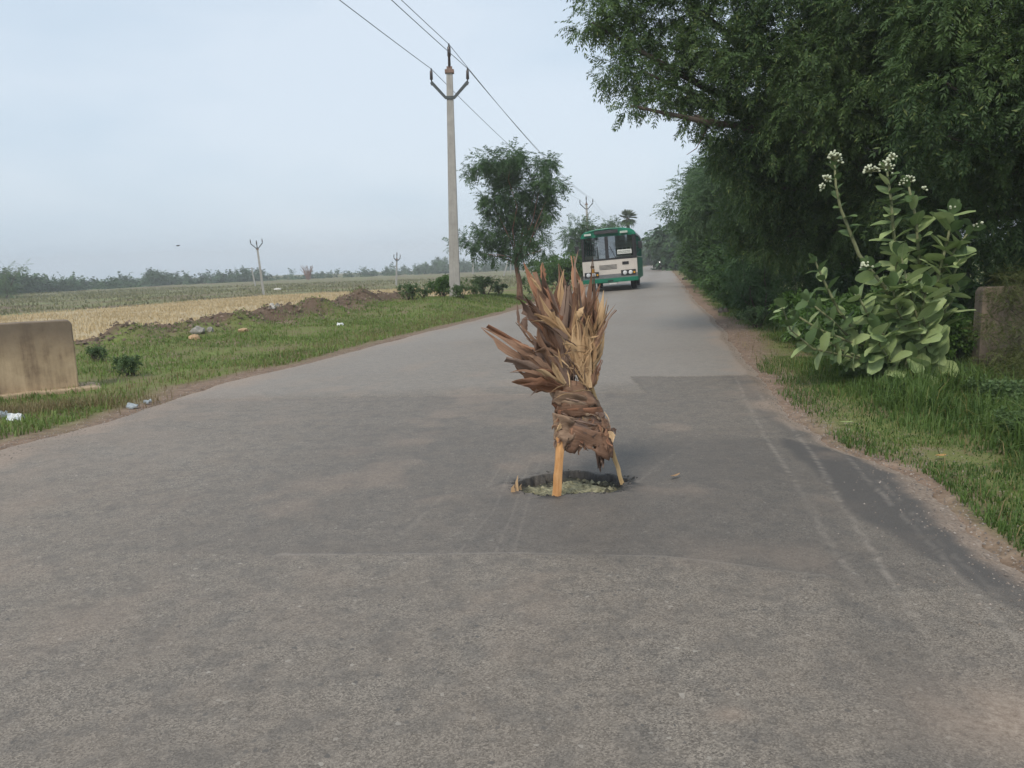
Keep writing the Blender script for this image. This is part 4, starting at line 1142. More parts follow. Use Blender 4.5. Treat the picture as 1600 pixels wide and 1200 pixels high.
for s in (-1, 1):
    hx = s*0.86
    hs = fpanel(hx-0.34, hx+0.34, 0.70, 0.95, 0.03, 0.05, 5).build('headlight_bezel', M['b_black'], bus)
    for dx in (-0.16, 0.10):
        xx = hx + dx; y0 = fy(xx, 0.8) - 0.035
        MB().tube([(xx, y0+0.02, 0.825), (xx, y0-0.02, 0.825), (xx, y0-0.04, 0.825)], [0.098, 0.095, 0.06], 14).build('headlight', M['b_lens'], hs, smooth=False)
    fpanel(hx+0.23-(0 if s > 0 else 0), hx+0.31, 0.77, 0.86, 0.036, 0.02, 2).build('indicator_lamp', M['b_amber'], hs)
# windscreen
fpanel(-BW, BW, 1.47, 1.55, 0.01, 0.06).build('windscreen_sill', M['b_black'], bus)
fpanel(-0.16, 0.0, 1.55, 2.56, 0.008, 0.05, 3).build('centre_pillar', M['b_black'], bus)
for s in (-1, 1):
    x0, x1 = (BW-0.17, BW) if s > 0 else (-BW, -BW+0.13)
    fpanel(x0, x1, 1.55, 2.56, 0.004, 0.10, 3).build('corner_pillar', M['b_black'], bus)
fpanel(-BW+0.13, -0.16, 1.55, 2.56, 0.0, 0.008).build('windscreen_pane', M['b_glass'], bus)
fpanel(0.0, BW-0.17, 1.55, 2.56, 0.0, 0.008).build('windscreen_pane', M['b_glass'], bus)
for (x0, x1, zt) in ((-0.62, -0.42, 2.15), (0.2, 0.16, 2.1)):
    MB().tube([(x0+0.12, fy(x0, 1.55)-0.03, 1.53), ((x0+x1)/2, fy(x0, 1.8)-0.03, 1.85), (x1-0.1, fy(x1, zt)-0.025, zt)], 0.016, 5).build('wiper', M['b_black'], bus)
fpanel(0.40, 1.06, 1.70, 1.90, 0.014, 0.01, 4).build('route_board', M['b_board'], bus)
rb = bus.children[-1]
mb = MB()
for i in range(7):                               # round lettering on the route board
    cx = 0.46+i*0.085; yy = fy(cx, 1.8)-0.017
    ring = [(cx+0.032*math.cos(a), yy, 1.79+0.05*math.sin(a)) for a in np.linspace(0.4, 6.0, 9)]
    mb.tube(ring, 0.009, 4)
mb.build('lettering', M['b_ink'], rb)
fpanel(-1.08, -0.30, 1.56, 1.72, -0.02, 0.01, 4).build('dash_panel', M['b_dash'], bus)
fpanel(0.08, 1.0, 1.56, 1.64, -0.02, 0.01, 4).build('dash_panel', M['b_dash'], bus)
MB().box(0.42, 0.45, 0.08, 0.1, 1.9, 2.2).box(1.0, 1.03, 0.08, 0.1, 1.9, 2.2).box(0.42, 1.03, 0.08, 0.1, 2.18, 2.21).box(0.62, 0.64, 0.08, 0.1, 1.9, 2.2).box(0.82, 0.84, 0.08, 0.1, 1.9, 2.2).build('board_frame', M['b_board'], bus)
MB().box(-BW+0.14, -0.2, 0.1, 0.5, 1.52, 1.70).box(0.02, BW-0.2, 0.1, 0.45, 1.52, 1.62).build('dashboard', M['b_dash'], bus)
MB().tube([(0.62+0.24*math.cos(a), 0.62+0.10*math.sin(a), 1.72+0.2*math.sin(a)) for a in np.linspace(0, 6.28, 15)], 0.02, 6, cap=False).build('steering_wheel', M['b_black'], bus)
for i in range(6):
    for sx_ in (-0.75, 0.75):
        MB().box(sx_-0.42, sx_+0.42, 1.8+i*1.1, 1.92+i*1.1, 0.75, 1.75).build('seat', M['b_grey'], bus)
MB().box(-0.5, 1.15, 1.15, 1.2, 0.7, 2.0).build('cab_partition', M['b_dark'], bus)
# side windows
nwin = 7
for s in (-1, 1):
    xo = s*(BW-0.02)
    for i in range(nwin+1):
        y0 = 0.25 + i*(BL-0.45)/nwin
        MB().box(min(xo-0.025, xo+0.02), max(xo-0.025, xo+0.02), y0-0.04, y0+0.05, 1.552, 2.548).build('window_pillar', M['b_green'], bus)
    for i in range(nwin):
        y0 = 0.25 + i*(BL-0.45)/nwin; y1 = 0.25 + (i+1)*(BL-0.45)/nwin
        MB().box(xo-0.004, xo+0.004, y0+0.055, y1-0.045, 1.60, 2.5).build('side_pane', M['b_glass'], bus)
        MB().box(xo-0.015, xo+0.018, y0+0.055, y1-0.045, 2.05, 2.09).build('window_rail', M['b_black'], bus)
# mirrors
for s in (-1, 1):
    mb = MB().tube([(s*BW, 0.1, 2.45), (s*(BW+0.17), -0.12, 2.45), (s*(BW+0.19), -0.14, 1.85), (s*BW, 0.1, 1.7)], 0.015, 5)
    ma = mb.build('mirror_arm', M['b_black'], bus)
    MB().box(s*(BW+0.19)-0.09, s*(BW+0.19)+0.09, -0.17, -0.11, 1.88, 2.22).build('mirror_housing', M['b_black'], ma, bevel=0.02)
# wheels
def wheel(x, y, s):
    w = empty('wheel', (0, 0, 0)); w.parent = bus; w.location = (x, y, 0.47)
    prof = [(0.20, 0.27), (0.20, 0.40), (0.17, 0.46), (0.08, 0.475), (-0.08, 0.475), (-0.17, 0.46), (-0.20, 0.40), (-0.20, 0.27)]
    vs, fs, n = [], [], 26
    for i in range(n):
        g = 2*math.pi*i/n
        for (xx, r) in prof: vs.append((xx*0.7, r*math.cos(g), r*math.sin(g)))
    m_ = len(prof)
    for i in range(n):
        for j in range(m_): fs.append((i*m_+j, ((i+1) % n)*m_+j, ((i+1) % n)*m_+(j+1) % m_, i*m_+(j+1) % m_))
    MB().add(vs, fs).build('tyre', M['rubber'], w, smooth=True)
    MB().tube([(-0.1, 0, 0), (0.1, 0, 0)], 0.275, 18).tube([(0.1*s, 0, 0), (0.15*s, 0, 0)], 0.1, 10).build('rim', M['rim'], w)
for x, y, s in ((-1.02, 1.55, -1), (1.02, 1.55, 1), (-1.02, 6.3, -1), (1.02, 6.3, 1)): wheel(x, y, s)
MB().tube([(-0.95, 1.55, 0.47), (0.95, 1.55, 0.47)], 0.07, 8).build('axle', M['b_black'], bus)
MB().box(-0.45, -0.35, 0.3, 8.5, 0.5, 0.62).box(0.35, 0.45, 0.3, 8.5, 0.5, 0.62).box(-0.5, 0.3, 0.6, 1.4, 0.38, 0.6).build('chassis', M['b_black'], bus)

# ------------------------------------------------------------------ bundle of dry palm leaves planted in the pothole as a warning
def dry_mat(name, a, b, c, scale=30, streak=True):
    k = Nodes(name)
    oi = k.new('ObjectInfo'); g = k.noise(7, 4, 0.6)
    if streak:
        cv = k.new('CombineXYZ'); k.link(k.math('MULTIPLY', k.attr('across'), 7.0), cv.inputs[0]); k.link(k.math('MULTIPLY', k.attr('along'), 1.6), cv.inputs[1]); k.link(k.math('MULTIPLY', oi.outputs['Random'], 40.0), cv.inputs[2])
        f = k.noise(1.0, 5, 0.7, cv.outputs[0])
    else:
        mp = k.new('Mapping'); mp.inputs['Scale'].default_value = (1.0, 1.0, 0.12); k.link(k.coord(), mp.inputs['Vector'])
        f = k.noise(scale*1.6, 6, 0.7, mp.outputs[0])
    h = k.math('ADD', k.math('ADD', k.math('MULTIPLY', f, 0.55), k.math('MULTIPLY', g, 0.35)), k.math('MULTIPLY', oi.outputs['Random'], 0.28))
    k.col(k.ramp(h, [(0.38, a), (0.58, b), (0.80, c)]))
    k.b.inputs['Roughness'].default_value = 0.8; k.b.inputs['Specular IOR Level'].default_value = 0.2
    k.bump(f, 0.45, 0.004)
    return k.m
M['d_brown'] = dry_mat('dry_leaf_brown', (0.085, 0.047, 0.033), (0.205, 0.118, 0.078), (0.36, 0.225, 0.15))
M['d_purple'] = dry_mat('dry_leaf_greyish', (0.085, 0.055, 0.045), (0.185, 0.122, 0.095), (0.31, 0.22, 0.17))
M['d_red'] = dry_mat('dry_leaf_russet', (0.14, 0.065, 0.042), (0.30, 0.152, 0.092), (0.45, 0.255, 0.16))
M['d_tan'] = dry_mat('dry_leaf_tan', (0.28, 0.165, 0.085), (0.46, 0.30, 0.165), (0.62, 0.44, 0.26))
M['d_wood'] = dry_mat('split_wood', (0.30, 0.13, 0.045), (0.46, 0.225, 0.085), (0.58, 0.33, 0.15), 40, False)
M['d_pale'] = dry_mat('peeled_stick', (0.34, 0.20, 0.09), (0.52, 0.35, 0.17), (0.66, 0.48, 0.27), 40, False)
M['d_cloth'] = dry_mat('fibrous_sheath', (0.11, 0.07, 0.05), (0.26, 0.175, 0.12), (0.42, 0.30, 0.21), 24)
MK = {'b': 'd_brown', 'p': 'd_purple', 'r': 'd_red', 't': 'd_tan'}
DY = 4.72
SC = DY/FPX
bo = P(905, 765, DY); bo.z = 0.0
bundle = empty('leaf_bundle', bo)
prop(bundle, 'bundle of dry brown palm leaves tied on two sticks, planted in the pothole', 'warning marker')
def blade(x0, y0, x1, y1, w, bend=0.0, d0=0.0, d1=0.0, kind='b', fold=0.35, curl=0.0, twist=0.0, name='dry_leaf', broad=0.4):
    """one dry leaf from its root to its tip (measured): folded midrib, kinks, torn edges, often a split or broken tip"""
    a, b = P(x0, y0, DY+d0) - bo, P(x1, y1, DY+d1) - bo
    ax = (b-a); L = ax.length; ax = ax/L
    view = Vector((0, 1, 0)); side = ax.cross(view).normalized(); nrm = side.cross(ax).normalized()
    n = 10; vs, fs = [], []
    W = w*SC
    kink = random.uniform(0.55, 0.9); kv = (side*random.gauss(0, 0.22) + nrm*random.gauss(0, 0.4))*L*(1 if w > 3 else 0.3)
    split = random.random() < 0.55 and w > 6
    blunt = random.random() < 0.3 and w > 5; be = random.uniform(0.2, 0.5); sag = random.uniform(0.0, 0.16)*L*(1.6 if x1 < x0-25 else 0.6)*(1 if w > 5 else 0)
    wob = random.uniform(0, 6)
    gap = random.uniform(0.35, 0.7)
    for i in range(n+1):
        t = i/n
        c = a + ax*L*t + side*(bend*SC*4*t*(1-t)) + nrm*(curl*L*t*t) + kv*max(0, t-kink) + side*0.014*L*math.sin(wob+5*t) + Vector((0, 0, -sag*max(0.0, t-0.35)**2*2.2))
        prof = (0.45 + 0.55*min(1, t/broad)) if t < broad else max(be if blunt else 0.04, (1 - ((t-broad)/(1-broad))**1.7))
        ww = W*0.5*prof
        tw = twist*t + 0.25*math.sin(4*t + x0)
        s2 = side*math.cos(tw) + nrm*math.sin(tw); n2 = nrm*math.cos(tw) - side*math.sin(tw)
        jl, jr = random.uniform(0.62, 1.25), random.uniform(0.62, 1.25)
        if i == n and blunt: c = c + ax*L*random.uniform(-0.03, 0.02)
        open_ = max(0.0, t-gap)*0.5 if split else 0.0
        vs += [c + s2*ww*jl + n2*ww*fold, c + s2*ww*open_*1.2 + n2*ww*0.1, c - s2*ww*open_*1.2, c - s2*ww*jr + n2*ww*fold*random.uniform(0.6, 1.2)]
    for i in range(n):
        for j in range(3):
            if j == 1 and split and (i+0.5)/n > gap: continue
            fs.append((4*i+j, 4*i+j+1, 4*i+j+5, 4*i+j+4))
    me = bpy.data.meshes.new(name); me.from_pydata([tuple(v) for v in vs], [], fs)
    set_attr(me, 'across', np.tile([-1, -0.1, 0.1, 1.0], n+1)*min(1.0, w/10)); set_attr(me, 'along', np.repeat(np.arange(n+1)/n, 4))
    return link_mesh(name, me, M[MK[kind]], bundle, smooth=True)
spec = [  # root x,y  tip x,y  width bend depth0 depth1 kind
 (888, 602, 746, 487, 23, 10, -.03, -.10, 'b'), (885, 600, 760, 492, 14, 6, -.02, -.05, 'r'), (880, 604, 786, 532, 15, 5, -.05, -.16, 'p'), (878, 606, 795, 586, 16, 4, -.06, -.2, 'r'),
 (880, 608, 812, 590, 13, 3, -.08, -.22, 'r'), (875, 606, 803, 560, 14, 8, 0, -.05, 'b'), (880, 598, 806, 545, 16, 8, .02, .08, 'p'), (872, 610, 826, 612, 9, -3, -.05, -.14, 'p'),
 (870, 600, 797, 575, 12, -4, -.08, -.15, 'b'), (882, 596, 800, 520, 13, 10, .03, .12, 'b'), (852, 528, 803, 447, 17, -4, -.02, -.06, 'p'), (868, 560, 824, 404, 17, -3, .04, .10, 'r'),
 (862, 540, 843, 418, 14, 2, .0, .02, 'b'), (846, 454, 828, 433, 6, 0, -.03, -.04, 't'), (872, 560, 856, 416, 18, 3, .05, .12, 'p'), (876, 580, 872, 402, 22, -5, .03, .08, 'b'),
 (878, 560, 879, 408, 10, 2, -.02, .0, 't'), (882, 540, 852, 440, 14, 4, -.02, -.02, 'b'), (898, 470, 900, 388, 4, 0, .04, .05, 'p'), (905, 560, 915, 393, 20, 6, .02, .05, 'r'),
 (903, 540, 908, 412, 17, 3, .04, .08, 'r'), (914, 545, 925, 402, 12, -3, .01, .05, 'b'), (900, 520, 889, 436, 14, 4, .04, .07, 'p'), (892, 545, 886, 432, 18, 2, .05, .08, 'b'),
 (918, 585, 943, 452, 10, -4, -.03, .0, 't'), (916, 570, 936, 448, 11, -4, .0, .02, 't'), (920, 590, 939, 468, 9, -5, -.02, .04, 'b'), (912, 575, 930, 440, 12, 0, .02, .06, 'r'),
 (845, 500, 838, 462, 14, 18, .03, .05, 'p'), (888, 528, 833, 488, 9, -5, -.10, -.16, 't'), (886, 524, 828, 500, 6, -6, -.09, -.15, 't'), (912, 560, 850, 455, 11, 8, -.08, -.10, 't'),
 (916, 590, 872, 468, 9, 8, -.10, -.10, 't'), (918, 600, 893, 470, 9, 6, -.11, -.10, 't'), (920, 600, 905, 480, 8, 4, -.12, -.11, 't'), (918, 602, 897, 500, 9, 6, -.12, -.13, 't'),
 (921, 604, 912, 490, 9, 3, -.12, -.12, 't'), (922, 606, 918, 500, 10, 1, -.12, -.11, 't'), (923, 606, 926, 495, 9, -1, -.10, -.08, 't'), (920, 604, 882, 510, 8, 7, -.10, -.12, 't'),
 (921, 606, 938, 562, 8, -2, -.06, -.08, 'r'), (919, 606, 933, 548, 8, -2, -.08, -.10, 't'), (922, 608, 931, 575, 8, -1, -.10, -.14, 'b'), (924, 608, 937, 582, 6, 0, -.06, -.1, 't'),
 (920, 528, 936, 525, 4, 0, -.08, -.12, 't'), (812, 510, 808, 472, 5, 1, .02, .02, 'p'), (822, 520, 826, 490, 9, 5, .02, .03, 'p'),
 (878, 590, 868, 500, 14, 2, -.05, -.04, 'b'), (882, 590, 848, 505, 17, 6, -.04, -.06, 'b'), (876, 595, 835, 520, 15, 5, -.05, -.08, 'p'), (884, 595, 858, 490, 13, 2, -.03, -.03, 'p'),
 (890, 600, 892, 520, 12, 0, -.06, -.05, 'b'), (888, 600, 880, 530, 10, 2, -.08, -.08, 'p'), (872, 590, 822, 545, 14, 4, -.07, -.14, 'b'), (890, 602, 868, 545, 8, 2, -.10, -.12, 'p'),
 (880, 600, 838, 566, 9, 5, -.09, -.18, 't'), (878, 604, 844, 580, 7, 2, -.10, -.2, 'r'), (884, 600, 862, 560, 8, 3, -.11, -.16, 't'), (902, 545, 878, 538, 5, -3, -.14, -.16, 't'), (880, 575, 873, 545, 4, 2, -.13, -.16, 't'),
 (903, 500, 912, 480, 8, 2, -.13, -.16, 't'), (852, 440, 845, 410, 8, 0, .06, .08, 'r'), (930, 505, 921, 470, 9, 1, -.05, -.02, 'b')]
for q in spec:
    kind = q[8]
    q = list(q); q[4] = q[4]*1.4 if q[4] > 6 else q[4]
    blade(*q[:8], kind=kind, fold=random.uniform(0.2, 0.6), curl=random.uniform(-0.06, 0.06), twist=random.uniform(-0.35, 0.35))
for i in range(95):                               # the packed inner leaves
    a_ = random.uniform(74, 160); L = random.uniform(80, 165)*(1.0 if a_ < 130 else 0.66)
    x0, y0 = random.uniform(870, 902), random.uniform(560, 608)
    blade(x0, y0, x0+L*math.cos(R(a_))*0.8, y0-L*math.sin(R(a_)), random.uniform(6, 20), random.uniform(-9, 9), random.uniform(-.07, .06), random.uniform(-.16, .16),
          random.choice('bbpprb'), random.uniform(0.2, 0.6), random.uniform(-0.1, 0.1), random.uniform(-0.5, 0.5))
for i in range(44):                               # the straw-coloured sheaf on the right
    x0, y0 = random.uniform(910, 925), random.uniform(560, 608); a_ = random.uniform(66, 122); L = random.uniform(60, 125)
    blade(x0, y0, x0+L*math.cos(R(a_)), y0-L*math.sin(R(a_)), random.uniform(4, 10), random.uniform(-5, 5), random.uniform(-.1, .02), random.uniform(-.12, .05),
          random.choice('tttbr'), random.uniform(0.2, 0.6), random.uniform(-0.06, 0.06), random.uniform(-0.4, 0.4))
for i in range(44):                               # loose fibres
    x0, y0 = random.uniform(880, 925), random.uniform(540, 620)
    blade(x0, y0, x0+random.uniform(-35, 22), y0-random.uniform(-14, 40), random.uniform(1.2, 2.6), random.uniform(-5, 5), random.uniform(-.16, -.08), random.uniform(-.2, -.08), random.choice('ttp'), 0.3, name='fibre')
def stick(pts, w, d, mat, name='stick'):
    vs, fs = [], []
    for (px, py, dd) in pts:
        c = P(px, py, DY+dd) - bo
        for (sx_, sy_) in ((-1, -0.7), (0.1, -1), (1, -0.6), (0.9, 0.7), (0, 1), (-0.9, 0.8)):
            j_ = random.uniform(0.82, 1.12); vs.append(c + Vector((sx_*w/2*j_, sy_*d/2*j_, 0)))
    for i in range(len(pts)-1):
        for j in range(6): fs.append((6*i+j, 6*i+(j+1) % 6, 6*i+6+(j+1) % 6, 6*i+6+j))
    fs += [tuple(range(5, -1, -1)), tuple(6*(len(pts)-1)+j for j in range(6))]
    MB().add(vs, fs).build(name, mat, bundle, bevel=0.003)
stick([(869, 779, -0.12), (871, 758, -0.11), (871.5, 742, -0.105), (873.5, 722, -0.095), (874.5, 705, -0.08), (876, 690, -0.06), (879, 650, -0.03), (884, 600, 0.0), (889, 540, 0.03)], 0.056, 0.038, M['d_wood'])
stick([(973, 757, 0.08), (968.5, 744, 0.07), (965.5, 730, 0.06), (961, 718, 0.05), (956, 703, 0.04), (951, 688, 0.03), (938, 650, 0.0), (922, 600, -0.02), (910, 550, 0.0)], 0.031, 0.03, M['d_pale'])
# wrapped sheath: overlapping bands round the sticks
def band(rows, ruff, seed, mat='d_cloth', dmid=0.0, a0=-0.3, a1=6.1, name='wrap', rag=0.0, nseg=64, nrow=20, thick=0.075):
    """rows: (left x, right x, y left, y right) measured from top to bottom; wound round the front and back"""
    rs = np.random.default_rng(seed); vs, fs = [], []
    for j in range(nrow+1):
        u = j/nrow*(len(rows)-1); i0 = min(int(u), len(rows)-2); f = u-i0
        xl, xr, yl, yr = [rows[i0][m_]*(1-f) + rows[i0+1][m_]*f for m_ in range(4)]
        for i in range(nseg+1):
            g = a0 + (a1-a0)*i/nseg
            cx = math.cos(g); t = (1-cx)/2           # 0 at right, 1 at left
            px = xr + (xl-xr)*t; py = yr + (yl-yr)*t
            px += ruff*2.2*float(fbm(i*0.12+seed, j*0.16, 1.0, 3)-0.5)*4
            fold_ = math.sin(j*0.55 + 2.3*math.sin(g*1.2+seed) + seed)*0.5 + 1.6*(float(fbm(i*0.22, j*0.30+seed*7, 1.0, 4))-0.5)
            py += rag*(j/nrow)**3*(float(fbm(i*0.3+seed*3, 1.0, 1.0, 3))-0.5)*60
            dd = -math.sin(g)*(thick + 0.016*ruff*fold_)
            vs.append(P(px, py, DY + dmid + dd) - bo)
    w = nseg+1
    for j in range(nrow):
        for i in range(nseg):
            if rag and j > nrow*0.55 and rs.random() < 0.10*rag*(j/nrow): continue
            fs.append((j*w+i, j*w+i+1, (j+1)*w+i+1, (j+1)*w+i))
    me = bpy.data.meshes.new(name); me.from_pydata([tuple(v) for v in vs], [], fs)
    set_attr(me, 'across', np.repeat(np.arange(nrow+1)/nrow, nseg+1)*2.2 + np.tile(np.sin(np.arange(nseg+1)*0.25+seed)*0.25, nrow+1)); set_attr(me, 'along', np.tile(np.arange(nseg+1)/nseg, nrow+1)*2.0)
    o = link_mesh(name, me, M[mat], bundle, smooth=True)
    sm = o.modifiers.new('thickness', 'SOLIDIFY'); sm.thickness = 0.003
    return o
OUT_Y = [604, 620, 640, 660, 680, 696]; OUT_L = [866, 863, 867, 868, 868, 870]; OUT_R = [925, 931, 941, 947, 951, 955]
band([(870, 924, 606, 606), (868, 930, 630, 630), (870, 944, 655, 660), (871, 949, 680, 690)], 1.0, 3, 'd_cloth', 0.0, thick=0.062, rag=0.6)
rw = random.Random(14)
for i in range(10):
    yc = 614 + 68*(i/9) + rw.uniform(-6, 6); hgt = rw.uniform(14, 36); tilt = rw.uniform(-14, 26)
    rows = []
    for j in range(3):
        yy = yc + hgt*(j/2-0.5)
        l_, r_ = np.interp(yy-tilt/2, OUT_Y, OUT_L), np.interp(yy+tilt/2, OUT_Y, OUT_R)
        rows.append((l_+rw.uniform(-3, 3), r_+rw.uniform(-3, 3), yy-tilt/2, yy+tilt/2))
    band(rows, rw.uniform(1.0, 2.1), 30+i, rw.choice(['d_cloth', 'd_cloth', 'd_purple', 'd_brown', 'd_red']), rw.uniform(-0.012, 0.004),
         a0=rw.uniform(-0.6, 0.7), a1=rw.uniform(3.0, 6.2), rag=rw.uniform(0.1, 0.5), nseg=44, nrow=7, thick=rw.uniform(0.072, 0.098))
band([(866, 905, 645, 655), (867, 908, 664, 668), (869, 905, 684, 686), (878, 893, 699, 695)], 1.5, 15, 'd_cloth', -0.035, rag=0.5, thick=0.068)
band([(930, 950, 650, 655), (936, 956, 675, 680), (938, 958, 694, 700)], 0.8, 19, 'd_brown', 0.02, thick=0.036, nseg=30)
band([(922, 948, 676, 688), (928, 948, 698, 704), (934, 944, 718, 712)], 1.5, 23, 'd_purple', 0.0, rag=1.5, thick=0.03, nseg=30)
for i in range(60):                               # frayed threads and torn tags hanging from the wrap
    x0 = rw.uniform(868, 952); y0 = rw.uniform(640, 696)
    blade(x0, y0, x0+rw.uniform(-10, 10), y0+rw.uniform(5, 22), rw.choice([1.2, 1.6, 2.5, 6, 10, 13]), rw.uniform(-4, 4), -0.085, rw.uniform(-.11, -.06), rw.choice('ptbr'), 0.3, name='frayed_tag')
for (ya, yb) in ((618, 634), (650, 668)):          # twisted fibre tie
    tie = [P(np.interp((ya+yb)/2, OUT_Y, OUT_L)-2 + (np.interp((ya+yb)/2, OUT_Y, OUT_R)-np.interp((ya+yb)/2, OUT_Y, OUT_L)+4)*t, ya+(yb-ya)*t, DY-0.105*math.sin(math.pi*t)-0.008) - bo for t in np.linspace(0, 1, 14)]
    MB().tube(tie, [0.005+0.002*math.sin(i*2.1) for i in range(14)], 6).build('fibre_tie', M['d_purple'], bundle, smooth=True)

# bits lying at the hole and on the road
def slab(name, px, py, L, W, T, rz, mat, label, cat, z=0.0, tilt=0.0):
    q = G(px, py, z)
    o = empty(name, (q.x, q.y, z)); bpy.data.objects.remove(o)
    bm = bmesh.new()
    n = 9
    ring = [(L/2*math.cos(2*math.pi*i/n)*random.uniform(0.75, 1.1), W/2*math.sin(2*math.pi*i/n)*random.uniform(0.75, 1.1)) for i in range(n)]
    a = [bm.verts.new((x, y, 0)) for x, y in ring]; b = [bm.verts.new((x*0.8, y*0.8, T*random.uniform(0.7, 1.1))) for x, y in ring]
    bm.faces.new(a[::-1]); bm.faces.new(b)
    for i in range(n): bm.faces.new((a[i], a[(i+1) % n], b[(i+1) % n], b[i]))
    me = bpy.data.meshes.new(name); bm.to_mesh(me); bm.free()
    ob = link_mesh(name, me, mat); ob.location = (q.x, q.y, z); ob.rotation_euler = (tilt, 0, rz)
    return prop(ob, label, cat)
def leaf_obj(name, px, py, L, W, rz, mat, label, z=None, curl=0.2):
    q = G(px, py); z0 = gz(q.x, q.y)+0.02 if z is None else z
    vs, fs = [], []
    for i in range(9):
        t = i/8; w = W/2*math.sin(math.pi*min(1, t*0.92+0.06))**0.8; zz = curl*L*(t-0.5)**2*2 + 0.008
        vs += [(L*(t-0.5), w, zz+w*0.3), (L*(t-0.5), 0, zz), (L*(t-0.5), -w, zz+w*0.3)]
    for i in range(8):
        for j in range(2): fs.append((3*i+j, 3*i+j+1, 3*i+j+4, 3*i+j+3))
    me = bpy.data.meshes.new(name); me.from_pydata(vs, [], fs)
    o = link_mesh(name, me, mat, smooth=True); o.location = (q.x, q.y, z0); o.rotation_euler = (0, 0, rz)
    return prop(o, label, 'leaf')
leaf_obj('fallen_leaf', 1055, 748, 0.10, 0.024, 0.7, M['d_tan'], 'dry tan leaf lying on the asphalt right of the pothole', 0.012)
M['leaf_pale'] = plain('pale_green_leaf', (0.30, 0.36, 0.14), 0.5, 0.2)
leaf_obj('fallen_leaf', 1322, 660, 0.11, 0.05, -0.1, M['leaf_pale'], 'pale green leaf lying on the dirt right of the road')
M['leaf_orange'] = plain('orange_leaf', (0.42, 0.24, 0.08), 0.6, 0.2)
leaf_obj('fallen_leaf', 1470, 712, 0.09, 0.045, 0.3, M['leaf_orange'], 'orange brown leaf lying in the right grass edge')
root = empty('leaf_scrap', tuple(G(808, 768)))
for (dx, h, w, ly) in ((0.0, 0.11, 0.022, 0.0), (-0.025, 0.055, 0.03, -0.02), (0.02, 0.04, 0.02, 0.03)):
    MB().prism([(dx-w/2, 0), (dx+w/2, 0), (dx+w*0.3, h*0.6), (dx+0.01, h), (dx-w*0.4, h*0.55)], 'y', ly-0.001, ly+0.001).build('scrap', M['d_tan'], root)
prop(root, 'torn tan leaf scrap standing at the left rim of the pothole', 'leaf scrap')
M['stone'] = plain('stone', (0.30, 0.28, 0.25), 0.9, 0.3, 12, bump=0.4)
M['stone_o'] = plain('ochre_stone', (0.46, 0.31, 0.18), 0.9, 0.25, 12, bump=0.4)
M['stone_w'] = plain('pale_stone', (0.58, 0.55, 0.50), 0.9, 0.2, 12, bump=0.4)
M['stone_d'] = plain('dark_stone', (0.07, 0.06, 0.055), 0.9, 0.3, 12, bump=0.4)
M['plastic'] = plain('white_plastic', (0.75, 0.76, 0.76), 0.4, 0.08)
def stone(name, x, y, L, W, H_, mat, label, cat='stone', seed=0, z=None):
    bm = bmesh.new(); bmesh.ops.create_icosphere(bm, subdivisions=2, radius=1.0)
    for v in bm.verts:
        n = mnoise.noise(v.co*1.3 + Vector((seed*3.1, 0, seed))); d = 1 + 0.45*n
        v.co = Vector((v.co.x*L/2*d, v.co.y*W/2*d, max(-0.4, v.co.z)*H_*d*0.7 + H_*0.2))
    me = bpy.data.meshes.new(name); bm.to_mesh(me); bm.free()
    o = link_mesh(name, me, mat); o.location = (x, y, gz(x, y) if z is None else z); o.rotation_euler = (0, 0, random.uniform(-.4, .4))
    return prop(o, label, cat)
for i, (px, py, L, H_, mt, lb) in enumerate([(310, 532, 0.36, 0.17, 'stone', 'long grey stone at the foot of the earth mound'), (306, 540, 0.26, 0.13, 'stone_o', 'ochre stone just in front of the long grey stone'),
        (330, 530, 0.15, 0.13, 'stone', 'small tan stone right of the long grey stone'), (381, 527, 0.24, 0.10, 'stone_o', 'flat orange stone in the middle of the mound foot'),
        (428, 512, 0.18, 0.15, 'stone_w', 'white stone at the right end of the mound foot'), (436, 508, 0.14, 0.13, 'stone', 'round greenish stone beside the white stone'), (393, 510, 0.16, 0.10, 'stone_o', 'tan stone on the face of the earth mound')]):
    q = G(px, py, -0.1); stone('field_stone', q.x, q.y, L, L*0.7, H_, M[mt], lb, 'stone', i+1)
for i, (px, py, L, lb) in enumerate([(1070, 439, 0.34, 'dark lump lying on the far right shoulder'), (1130, 487, 0.3, 'dark clod on the right shoulder by the bushes')]):
    q = G(px, py, 0.0); stone('dark_clod', q.x, q.y, L, L*0.6, L*0.5, M['stone_d'], lb, 'clod', i+20)
# litter
def litter(px, py, L, W, T, mat, lb, rz=0.0, tilt=0.3):
    q = G(px, py, -0.03)
    bm = bmesh.new(); bmesh.ops.create_grid(bm, x_segments=5, y_segments=4, size=0.5)
    for v in bm.verts: v.co = Vector((v.co.x*L, v.co.y*W, T*(0.5+0.9*mnoise.noise(Vector((v.co.x*3+px, v.co.y*3, 1))))))
    r = bmesh.ops.extrude_face_region(bm, geom=bm.faces[:])
    for v in [g for g in r['geom'] if isinstance(g, bmesh.types.BMVert)]: v.co.z -= T*0.6
    bmesh.ops.recalc_face_normals(bm, faces=bm.faces)
    me = bpy.data.meshes.new('litter'); bm.to_mesh(me); bm.free()
    o = link_mesh('litter', me, mat); o.location = (q.x, q.y, gz(q.x, q.y)+0.03); o.rotation_euler = (tilt, 0, rz)
    prop(o, lb, 'litter', 'litter in the left grass')
M['plastic_g'] = plain('grey_plastic', (0.36, 0.40, 0.42), 0.5, 0.1)
litter(25, 657, 0.13, 0.10, 0.08, M['plastic'], 'white plastic cup lying in the grass at far left', 0.2, 0.6)
litter(4, 646, 0.10, 0.09, 0.06, M['plastic_g'], 'grey plastic scrap at the left picture edge', 0.4)
